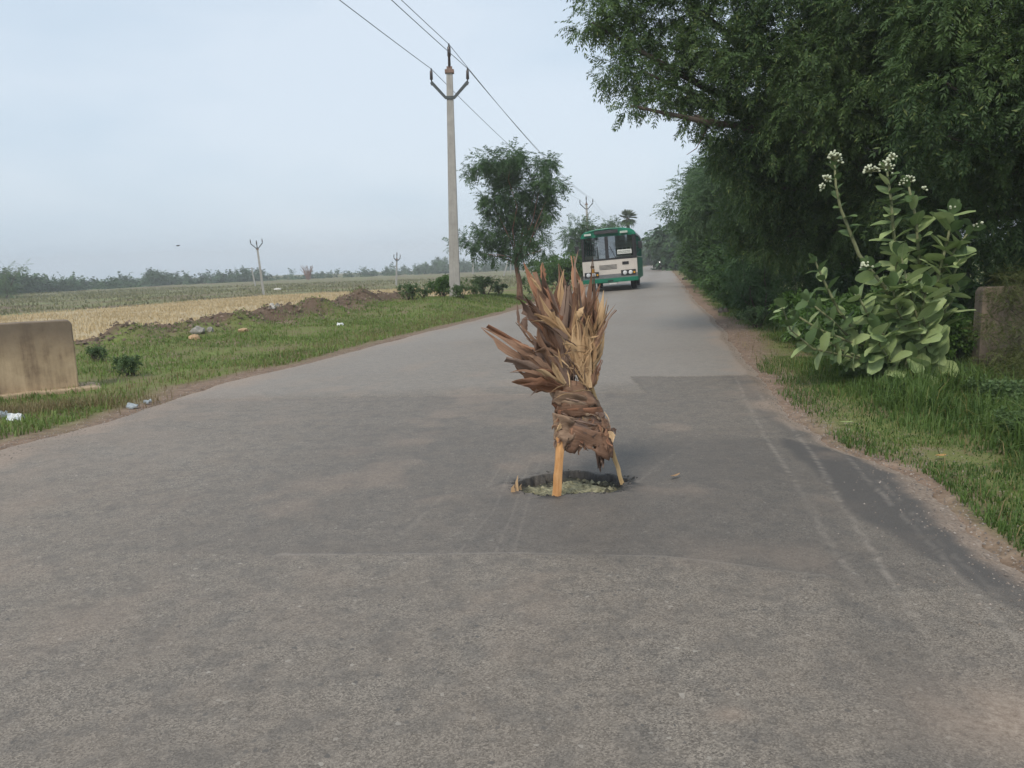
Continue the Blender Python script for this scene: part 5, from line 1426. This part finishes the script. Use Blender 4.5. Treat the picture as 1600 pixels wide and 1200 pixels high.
litter(207, 639, 0.11, 0.06, 0.03, M['plastic_g'], 'crumpled pale plastic bag at the left grass edge', 0.1)
litter(231, 632, 0.08, 0.05, 0.03, M['plastic_g'], 'pale greenish plastic scrap right of the crumpled bag', 0.3)
litter(203, 531, 0.14, 0.09, 0.05, M['plastic'], 'small white scrap high on the left grass bank', 0.3)
litter(532, 512, 0.16, 0.10, 0.05, M['plastic'], 'small white paper on the grass in front of the mound', 0.0)
q = P(434, 453, 95.0)
stone('white_heap', q.x, q.y, 0.9, 0.6, 0.28, M['stone_w'], 'small white heap lying in the far field right of the lone pole', 'heap', 31, q.z)
# gravel on both shoulders
def gravel(name, xy, s0, s1, mat, label):
    n = len(xy)
    t = np.array([(1, 0, 0), (-0.5, 0.87, 0), (-0.5, -0.87, 0), (0, 0, 1.0)])
    s = RNG.uniform(s0, s1, n); a = RNG.uniform(0, 6.28, n)
    c, sn = np.cos(a), np.sin(a)
    z = np.where((xy[:, 0] > edgeL(xy[:, 1])) & (xy[:, 0] < edgeR(xy[:, 1])), road_z(xy[:, 0], xy[:, 1]) - 0.002, ground_z(xy[:, 0], xy[:, 1]))
    q = t[None]*s[:, None, None]*np.array([1, 1, 0.8]) * RNG.uniform(0.7, 1.2, (n, 4, 1))
    vx = q[:, :, 0]*c[:, None] - q[:, :, 1]*sn[:, None] + xy[:, 0:1]; vy = q[:, :, 0]*sn[:, None] + q[:, :, 1]*c[:, None] + xy[:, 1:2]
    V = np.stack([vx, vy, q[:, :, 2] + z[:, None]], -1).reshape(-1, 3)
    i = np.arange(n)*4
    F = np.concatenate([np.stack([i, i+1, i+3], -1), np.stack([i+1, i+2, i+3], -1), np.stack([i+2, i, i+3], -1)])
    prop(link_mesh(name, np_mesh(name, V, F), mat), label, 'gravel', kind='stuff')
y = 2.0 + 16*RNG.random(9000)**1.5; off_ = RNG.normal(0.12, 0.28, 9000)
y2 = 6 + 18*RNG.random(5000)**1.3; off2 = RNG.normal(0.1, 0.25, 5000)
k = Nodes('gravel_stone'); geo = k.new('NewGeometry')
k.col(k.ramp(geo.outputs['Random Per Island'], [(0.0, (0.10, 0.085, 0.075)), (0.7, (0.24, 0.195, 0.16)), (1.0, (0.36, 0.31, 0.27))])); k.b.inputs['Roughness'].default_value = 0.9
gravel('gravel', np.concatenate([np.stack([edgeR(y)+off_, y], -1), np.stack([edgeL(y2)-off2, y2], -1)]), 0.003, 0.010, k.m, 'loose gravel along both road edges')
k = Nodes('grit'); geo = k.new('NewGeometry')
k.col(k.ramp(geo.outputs['Random Per Island'], [(0.0, (0.06, 0.055, 0.05)), (0.8, (0.16, 0.14, 0.12)), (1.0, (0.34, 0.30, 0.26))])); k.b.inputs['Roughness'].default_value = 0.9
y = 1.8 + 7*RNG.random(420)**1.2; x = RNG.uniform(-3.5, 2.6, 420)
m = hole_sd(x, y) > 0.03
ang = RNG.uniform(0, 6.28, 260); rr = np.abs(RNG.normal(0.0, 0.10, 260))
hx, hy = 0.37+(0.40+rr)*np.cos(ang), 4.84+(0.27+rr*0.7)*np.sin(ang)
gravel('road_grit', np.concatenate([np.stack([x[m], y[m]], -1), np.stack([hx, hy], -1)]), 0.0015, 0.005, k.m, 'scattered grit on the asphalt')

# ------------------------------------------------------------------ flowering milkweed on the right verge
k = Nodes('milkweed_leaf')
oi = k.new('ObjectInfo'); f = k.noise(9, 3)
h = k.math('ADD', k.math('MULTIPLY', oi.outputs['Random'], 0.7), k.math('MULTIPLY', f, 0.3))
c = k.ramp(h, [(0.12, (0.18, 0.25, 0.10)), (0.5, (0.31, 0.395, 0.165)), (0.86, (0.43, 0.51, 0.24))])
c = k.mix(k.math('MULTIPLY', k.frange(oi.outputs['Random'], 0.985, 0.99), 0.7), c, (0.30, 0.29, 0.08))
uv = k.new('SeparateXYZ'); k.link(k.coord(), uv.inputs[0])
vein = k.math('ABSOLUTE', uv.outputs[1])
c = k.mix(k.math('MULTIPLY', k.frange(vein, 0.0, 0.03, 1, 0), 0.55), c, (0.34, 0.40, 0.22))
k.col(c); k.b.inputs['Roughness'].default_value = 0.55; k.b.inputs['Specular IOR Level'].default_value = 0.3
trn = k.new('BsdfTranslucent'); k.link(c, trn.inputs['Color'])
msx = k.new('MixShader'); msx.inputs[0].default_value = 0.22
k.link(k.b.outputs[0], msx.inputs[1]); k.link(trn.outputs[0], msx.inputs[2]); k.link(msx.outputs[0], k.out.inputs['Surface'])
M['milk'] = k.m
M['bud'] = plain('milkweed_bud', (0.55, 0.58, 0.42), 0.5, 0.15, 30)
def milk_leaf(W, cup, droop, notch=0.0):
    """unit-long thick oval leaf along +X"""
    vs, fs, n, m_ = [], [], 9, 4
    for i in range(n+1):
        t = i/n
        w = W/2*max(0.02, math.sin(math.pi*min(1, (t*0.90+0.06)))**0.50)*(1.12 if 0.4 < t < 0.75 else 1.0)
        for j in range(m_+1):
            s_ = -1 + 2*j/m_
            vs.append((t, s_*w, cup*w*s_*s_ - droop*t*t + 0.012*math.sin(7*t+3*s_)))
    for i in range(n):
        for j in range(m_): a = i*(m_+1)+j; fs.append((a, a+1, a+m_+2, a+m_+1))
    me = bpy.data.meshes.new('leaf'); me.from_pydata(vs, [], fs); me.materials.append(M['milk'])
    me.polygons.foreach_set('use_smooth', np.ones(len(me.polygons), bool))
    return me
MLEAF = [milk_leaf(0.52, 0.30, 0.10), milk_leaf(0.58, 0.22, 0.22), milk_leaf(0.45, 0.38, 0.02), milk_leaf(0.60, 0.15, 0.35), milk_leaf(0.52, -0.1, 0.15)]
MY = 8.75
mo = P(1478, 592, MY); mo.z = gz(mo.x, mo.y)
milk = empty('milkweed', mo)
prop(milk, 'tall flowering milkweed shrub with broad grey green leaves on the right verge', 'shrub')
nleaf = 0
LEAVES = []
rm = random.Random(5)
def put_leaf(pos, d, upv, L, me=None):
    global nleaf
    nleaf += 1
    d = d.normalized(); s_ = upv.cross(d)
    if s_.length < 1e-3: s_ = Vector((1, 0, 0))
    s_.normalize(); u_ = d.cross(s_)
    mt = Matrix((d, s_, u_)).transposed().to_4x4(); mt.translation = pos
    LEAVES.append((L, mt @ Matrix.Diagonal((L, L*rm.uniform(0.85, 1.2), L, 1)), me or rm.choice(MLEAF)))
def umbel(pos, d, rad, n):
    """rounded head of buds on short stalks"""
    mb = MB(); st = MB()
    for i in range(n):
        v = (d*rm.uniform(0.25, 1.0) + Vector((rm.gauss(0, .6), rm.gauss(0, .6), rm.gauss(0, .45)))).normalized()*rad*rm.uniform(0.75, 1.1)
        p = pos + v
        r = rm.uniform(0.010, 0.015)
        mb.tube([p - v.normalized()*r, p - v.normalized()*r*0.4, p + v.normalized()*r*0.5, p + v.normalized()*r], [r*0.45, r, r*0.9, r*0.3], 6)
        st.tube([pos, p], 0.004, 4)
    hd = mb.build('flower_head', M['bud'], milk, smooth=True)
    hd['kind'] = 'stuff'
    st.build('flower_stalk', M['stem'], hd)
def stem(pts, r0, r1, leaf_from, step, L0, L1, flower=0, mat='stem', dep=0.0, spread=1.0, frad=0.09):
    P3 = [P(px, py, MY+dd+dep) - mo for (px, py, dd) in pts]
    n = len(P3)
    MB().tube(P3, [r0 + (r1-r0)*i/(n-1) for i in range(n)], 7).build('stem', M[mat], milk, smooth=True)
    seg = [(P3[i+1]-P3[i]).length for i in range(n-1)]; tot = sum(seg)
    s_ = leaf_from*tot; az = rm.uniform(0, 3.14)
    while s_ < tot:
        q = s_; i = 0
        while i < n-2 and q > seg[i]: q -= seg[i]; i += 1
        pos = P3[i].lerp(P3[i+1], min(1, q/seg[i])); ax = (P3[i+1]-P3[i]).normalized()
        f = (s_/tot - leaf_from)/(1-leaf_from+1e-6)
        a_ = ax.cross(Vector((0, 1, 0))).normalized(); b_ = ax.cross(a_).normalized()
        for sg in (0, math.pi):
            g = az + sg + rm.uniform(-0.25, 0.25)
            rad = a_*math.cos(g) + b_*math.sin(g)
            d = rad*spread + ax*rm.uniform(0.1, 1.3) + Vector((rm.gauss(0, .15), rm.gauss(0, .15), rm.uniform(-0.35, 0.25)))
            put_leaf(pos, d, ax + rad*rm.uniform(-0.6, 0.3) + Vector((rm.gauss(0, .3), rm.gauss(0, .3), 0)), (L0 + (L1-L0)*f)*rm.uniform(0.75, 1.4))
        az += math.pi/2 + rm.uniform(-0.2, 0.2)
        s_ += step*rm.uniform(0.65, 1.1)
    top = P3[-1]; ax = (P3[-1]-P3[-2]).normalized()
    for g in range(3): put_leaf(top, ax + Vector((rm.uniform(-.6, .6), rm.uniform(-.6, .6), 0.1)), ax.orthogonal(), L1*rm.uniform(0.6, 0.9))
    if flower: umbel(top + ax*0.04, ax, frad, flower)
stem([(1474, 596, 0), (1440, 520, -.1), (1400, 470, -.15), (1362, 425, -.15), (1342, 398, -.15), (1328, 362, -.15), (1313, 325, -.15), (1306, 290, -.15), (1304, 258, -.15)], 0.030, 0.011, 0.72, 0.12, 0.13, 0.10, 34, spread=1.0, frad=0.10)
umbel(P(1291, 280, MY-.15)-mo, Vector((-.3, 0, .9)), 0.05, 12); umbel(P(1284, 293, MY-.15)-mo, Vector((-.5, 0, .6)), 0.04, 9)
stem([(1476, 596, 0), (1440, 530, 0), (1415, 470, 0), (1402, 420, 0), (1396, 360, -.02), (1392, 310, -.02), (1386, 268, -.02)], 0.030, 0.012, 0.35, 0.10, 0.25, 0.17, 26, frad=0.09)
umbel(P(1362, 268, MY-.05)-mo, Vector((-.4, 0, .8)), 0.08, 24); umbel(P(1393, 248, MY)-mo, Vector((0, 0, 1)), 0.06, 14)
stem([(1478, 596, 0), (1455, 540, .1), (1442, 470, .1), (1436, 400, .1), (1431, 340, .1), (1420, 292, .1)], 0.028, 0.012, 0.35, 0.11, 0.26, 0.17, 24, frad=0.08)
umbel(P(1444, 296, MY+.1)-mo, Vector((.3, 0, .9)), 0.03, 6)
stem([(1478, 596, 0), (1468, 540, -.1), (1462, 480, -.15), (1466, 430, -.15), (1480, 378, -.15), (1488, 335, -.15)], 0.028, 0.012, 0.35, 0.11, 0.28, 0.20, 12, frad=0.05)
stem([(1470, 430, -.12), (1492, 390, -.15), (1512, 365, -.15), (1524, 355, -.15)], 0.014, 0.008, 0.2, 0.12, 0.20, 0.13, 9, frad=0.05)
stem([(1474, 596, 0), (1410, 560, -.2), (1345, 530, -.25), (1310, 485, -.25), (1288, 440, -.25), (1272, 405, -.25)], 0.024, 0.010, 0.30, 0.12, 0.20, 0.13, 0)
stem([(1474, 596, 0), (1400, 560, -.3), (1330, 535, -.4), (1280, 515, -.4), (1248, 495, -.4)], 0.022, 0.010, 0.30, 0.11, 0.20, 0.16, 0)
stem([(1440, 540, -.1), (1405, 490, -.25), (1378, 445, -.3), (1358, 420, -.3)], 0.018, 0.010, 0.15, 0.11, 0.25, 0.20, 18, frad=0.06)
stem([(1482, 590, .05), (1472, 545, .05), (1466, 520, 0), (1478, 488, 0), (1492, 462, 0), (1500, 448, 0)], 0.018, 0.007, 0.45, 0.16, 0.15, 0.14, 0)
stem([(1470, 590, -.1), (1440, 560, -.35), (1418, 560, -.5), (1410, 585, -.55)], 0.018, 0.010, 0.3, 0.11, 0.25, 0.24, 0, spread=1.0)
stem([(1474, 596, 0), (1450, 580, -.3), (1430, 590, -.55), (1425, 600, -.6)], 0.014, 0.010, 0.5, 0.10, 0.22, 0.26, 0)
stem([(1440, 560, -.2), (1395, 540, -.35), (1360, 500, -.4), (1340, 460, -.4)], 0.016, 0.010, 0.1, 0.11, 0.22, 0.18, 0)
stem([(1460, 560, -.1), (1420, 520, -.35), (1400, 480, -.45), (1395, 450, -.45)], 0.016, 0.010, 0.1, 0.11, 0.26, 0.22, 0)
stem([(1470, 580, 0), (1450, 530, -.4), (1440, 490, -.5), (1448, 450, -.5)], 0.016, 0.010, 0.15, 0.11, 0.26, 0.22, 0)
stem([(1400, 560, -.3), (1350, 560, -.5), (1310, 545, -.55), (1290, 530, -.55)], 0.014, 0.008, 0.1, 0.10, 0.18, 0.17, 0)
stem([(1440, 575, -.2), (1395, 570, -.5), (1375, 540, -.6), (1370, 515, -.6)], 0.014, 0.008, 0.15, 0.10, 0.24, 0.20, 0)
stem([(1476, 600, -.05), (1465, 560, -.12), (1448, 520, -.15), (1436, 492, -.15)], 0.036, 0.022, 2.0, 1, 0.2, 0.2, 0, 'stem_red')
stem([(1440, 570, -.2), (1340, 560, -.5), (1270, 545, -.6), (1235, 515, -.6), (1222, 480, -.6)], 0.014, 0.008, 0.25, 0.11, 0.17, 0.15, 0)
stem([(1330, 530, -.3), (1300, 500, -.4), (1262, 470, -.4)], 0.012, 0.008, 0.1, 0.11, 0.16, 0.14, 0)
stem([(1450, 560, -.2), (1440, 520, -.5), (1420, 450, -.4), (1408, 400, -.3)], 0.014, 0.008, 0.3, 0.12, 0.26, 0.22, 0)
stem([(1466, 540, 0), (1480, 470, -.2), (1490, 430, -.2), (1500, 405, -.2)], 0.014, 0.008, 0.2, 0.12, 0.24, 0.20, 0)
# end leaves hanging at the foot
for (px, py, L, dx) in [(1412, 612, 0.26, (.15, -.4, -1)), (1400, 600, 0.24, (-.9, -.3, -.25)), (1432, 596, 0.24, (.9, -.3, .1)), (1385, 528, 0.26, (-.7, -.5, .2)), (1378, 556, 0.26, (-.7, -.5, -.6)), (1420, 560, 0.27, (.3, -.8, -.7))]:
    put_leaf(P(px, py, MY-0.55)-mo, Vector(dx), Vector((0, -0.7, 0.6)), L)

LEAVES.sort(key=lambda q: -q[0])
for (L, mt, me) in LEAVES[:300]:
    o = bpy.data.objects.new('leaf', me); COL.objects.link(o); o.parent = milk; o.matrix_local = mt
if len(LEAVES) > 300:
    vs, fs = [], []
    for (L, mt, me) in LEAVES[300:]:
        b0 = len(vs); vs += [tuple(mt @ v.co) for v in me.vertices]; fs += [tuple(i+b0 for i in p.vertices) for p in me.polygons]
    me = bpy.data.meshes.new('small_leaves'); me.from_pydata(vs, [], fs)
    link_mesh('small_leaves', me, M['weed'], milk, smooth=True)['kind'] = 'stuff'

# ------------------------------------------------------------------ far motorcycle and a bird
q = G(1031, 417.0); q.z = gz(q.x, q.y)+0.2; q.z = float(road_z(np.array([q.x]), np.array([q.y]))[0]) + 0.02
mc = empty('motorcycle', q, (0, 0, -ROADDIR))
for y0 in (-0.62, 0.62):
    MB().tube([(0.3*0+0.045*sg, y0, 0.3) for sg in (-1, 1)], 0.3, 16).build('wheel', M['rubber'], mc)
MB().prism([(-0.45, 0.35), (0.5, 0.35), (0.65, 0.72), (0.2, 0.8), (-0.35, 0.92), (-0.5, 0.7)], 'x', -0.13, 0.13).build('frame', M['b_black'], mc, bevel=0.03)
MB().tube([(-0.36, -0.42, 1.05), (0, -0.5, 0.98), (0.36, -0.42, 1.05)], 0.025, 6).build('handlebar', M['b_black'], mc)
k = Nodes('lit_headlamp'); k.b.inputs['Emission Color'].default_value = (1, 0.98, 0.9, 1); k.b.inputs['Emission Strength'].default_value = 3.0; k.col(k.ramp(k.noise(3), [(0, (.8, .8, .8)), (1, (.9, .9, .9))]))
MB().tube([(0, -0.6, 0.88), (0, -0.68, 0.88)], [0.09, 0.12], 12).build('headlight', k.m, mc)
prop(mc, 'tiny far motorcycle with its headlight on, at the end of the road', 'motorcycle')
rd = empty('person', q, (0, 0, -ROADDIR))
def skin_body(name, verts, edges, rads, mat, parent):
    me = bpy.data.meshes.new(name); me.from_pydata(verts, edges, [])
    o = link_mesh(name, me, mat, parent)
    sk = o.modifiers.new('skin', 'SKIN'); me.skin_vertices[0].data[0].use_root = True
    for i, r in enumerate(rads): me.skin_vertices[0].data[i].radius = (r, r)
    o.modifiers.new('sub', 'SUBSURF').levels = 1
    return o
M['shirt'] = plain('dark_shirt', (0.05, 0.055, 0.07), 0.8)
skin_body('body', [(0, 0.25, 0.92), (0, 0.22, 1.15), (0, 0.15, 1.38), (0, 0.13, 1.48), (0, 0.11, 1.60), (-.2, .14, 1.36), (-.3, -.1, 1.15), (-.34, -.4, 1.08), (.2, .14, 1.36), (.3, -.1, 1.15), (.34, -.4, 1.08), (-.2, -.15, .85), (-.22, .05, .42), (.2, -.15, .85), (.22, .05, .42)],
          [(0, 1), (1, 2), (2, 3), (3, 4), (2, 5), (5, 6), (6, 7), (2, 8), (8, 9), (9, 10), (0, 11), (11, 12), (0, 13), (13, 14)], [.16, .16, .17, .06, .11, .075, .055, .04, .075, .055, .04, .09, .06, .09, .06], M['shirt'], rd)
prop(rd, 'rider in dark clothes sitting on the tiny far motorcycle', 'person')
q = P(278, 384, 60)
bird = empty('bird', q)
MB().tube([(-.16, 0, 0), (-.05, 0, .01), (.06, 0, .01), (.13, 0, .03), (.17, 0, .03)], [.01, .045, .045, .03, .004], 8).build('body', M['b_black'], bird, smooth=True)
for s in (-1, 1): MB().prism([(-.05, 0), (.06, 0), (.02, s*.16), (-.06, s*.28), (-.07, s*.14)], 'z', 0.02, 0.028).build('wing', M['b_black'], bird)
prop(bird, 'small dark bird flying low over the left field', 'bird')

# clods on the earth mound and rubble in the pothole
tt = RNG.random(2400)*(len(MOUND)-1); i0 = tt.astype(int); ff = tt-i0; MP = np.array(MOUND)
cxy = MP[i0]*(1-ff[:, None]) + MP[i0+1]*ff[:, None] + RNG.normal(0, 0.5, (2400, 2)) - np.array([0.0, 0.35])
k = Nodes('earth_clod'); geo = k.new('NewGeometry')
k.col(k.ramp(geo.outputs['Random Per Island'], [(0.0, (0.06, 0.042, 0.03)), (0.6, (0.13, 0.09, 0.06)), (1.0, (0.25, 0.18, 0.13))])); k.b.inputs['Roughness'].default_value = 0.95
gravel('earth_clods', cxy, 0.012, 0.075, k.m, 'brown clods of the earth mound')
k = Nodes('broken_rubble'); geo = k.new('NewGeometry')
k.col(k.ramp(geo.outputs['Random Per Island'], [(0.0, (0.03, 0.027, 0.02)), (0.45, (0.13, 0.115, 0.065)), (0.8, (0.27, 0.245, 0.15)), (1.0, (0.42, 0.38, 0.25))])); k.b.inputs['Roughness'].default_value = 0.9
rr_, ra_ = np.sqrt(RNG.random(170)), RNG.uniform(0, 6.28, 170)
rxy = np.stack([0.37+0.36*rr_*np.cos(ra_), 4.84+0.23*rr_*np.sin(ra_)], -1)
rxy = rxy[hole_sd(rxy[:, 0], rxy[:, 1]) < -0.02]
n = len(rxy); s0 = 0.005 + 0.028*RNG.random(n)**3
tv = np.array([(1, 0, 0), (-0.5, 0.87, 0), (-0.5, -0.87, 0), (0, 0, 0.8)])[None]*s0[:, None, None]*RNG.uniform(0.6, 1.3, (n, 4, 1))
V = (tv + np.stack([rxy[:, 0], rxy[:, 1], np.full(n, -0.044)], -1)[:, None]).reshape(-1, 3); i = np.arange(n)*4
prop(link_mesh('pothole_rubble', np_mesh('pothole_rubble', V, np.concatenate([np.stack([i, i+1, i+3], -1), np.stack([i+1, i+2, i+3], -1), np.stack([i+2, i, i+3], -1)])), k.m), 'broken pale rubble in the pothole', 'rubble', kind='stuff')

ang = RNG.uniform(0, 6.28, 240)
ring_c = np.array([(0.37 + 0.41*math.cos(g), 4.84 + 0.28*math.sin(g)) for g in ang]) + RNG.normal(0, 0.03, (240, 2))
sdv = hole_sd(ring_c[:, 0], ring_c[:, 1]); ring_c = ring_c[(sdv > -0.05) & (sdv < 0.05)]
n = len(ring_c); s0 = RNG.uniform(0.006, 0.020, n)
tv = np.array([(1, 0, 0), (-0.5, 0.87, 0), (-0.5, -0.87, 0), (0, 0, 0.8)])[None]*s0[:, None, None]*RNG.uniform(0.6, 1.3, (n, 4, 1))
zz = np.where(hole_sd(ring_c[:, 0], ring_c[:, 1]) < -0.01, -0.03, -0.002)
V = (tv + np.stack([ring_c[:, 0], ring_c[:, 1], zz], -1)[:, None]).reshape(-1, 3); i = np.arange(n)*4
k = Nodes('asphalt_crumbs'); geo = k.new('NewGeometry')
k.col(k.ramp(geo.outputs['Random Per Island'], [(0.0, (0.02, 0.019, 0.018)), (0.7, (0.06, 0.055, 0.05)), (1.0, (0.16, 0.14, 0.12))])); k.b.inputs['Roughness'].default_value = 0.9
prop(link_mesh('asphalt_crumbs', np_mesh('asphalt_crumbs', V, np.concatenate([np.stack([i, i+1, i+3], -1), np.stack([i+1, i+2, i+3], -1), np.stack([i+2, i, i+3], -1)])), k.m), 'dark asphalt crumbs round the pothole rim', 'rubble', kind='stuff')

# ------------------------------------------------------------------ humid haze over the whole place
hz = MB().box(-440, 440, -75, 560, -3.2, 16.5).build('haze', None)
k = bpy.data.materials.new('haze'); k.use_nodes = True
nt = k.node_tree; nt.nodes.clear()
ho = nt.nodes.new('ShaderNodeOutputMaterial'); hv_ = nt.nodes.new('ShaderNodeVolumePrincipled')
hv_.inputs['Color'].default_value = (0.97, 0.985, 1.0, 1)
hv_.inputs['Density'].default_value = 0.0013
hv_.inputs['Anisotropy'].default_value = 0.0
nt.links.new(hv_.outputs[0], ho.inputs['Volume'])
hz.data.materials.append(k)
prop(hz, 'thin bluish haze over fields and road', 'haze', kind='stuff')
print('milkweed leaves', nleaf)
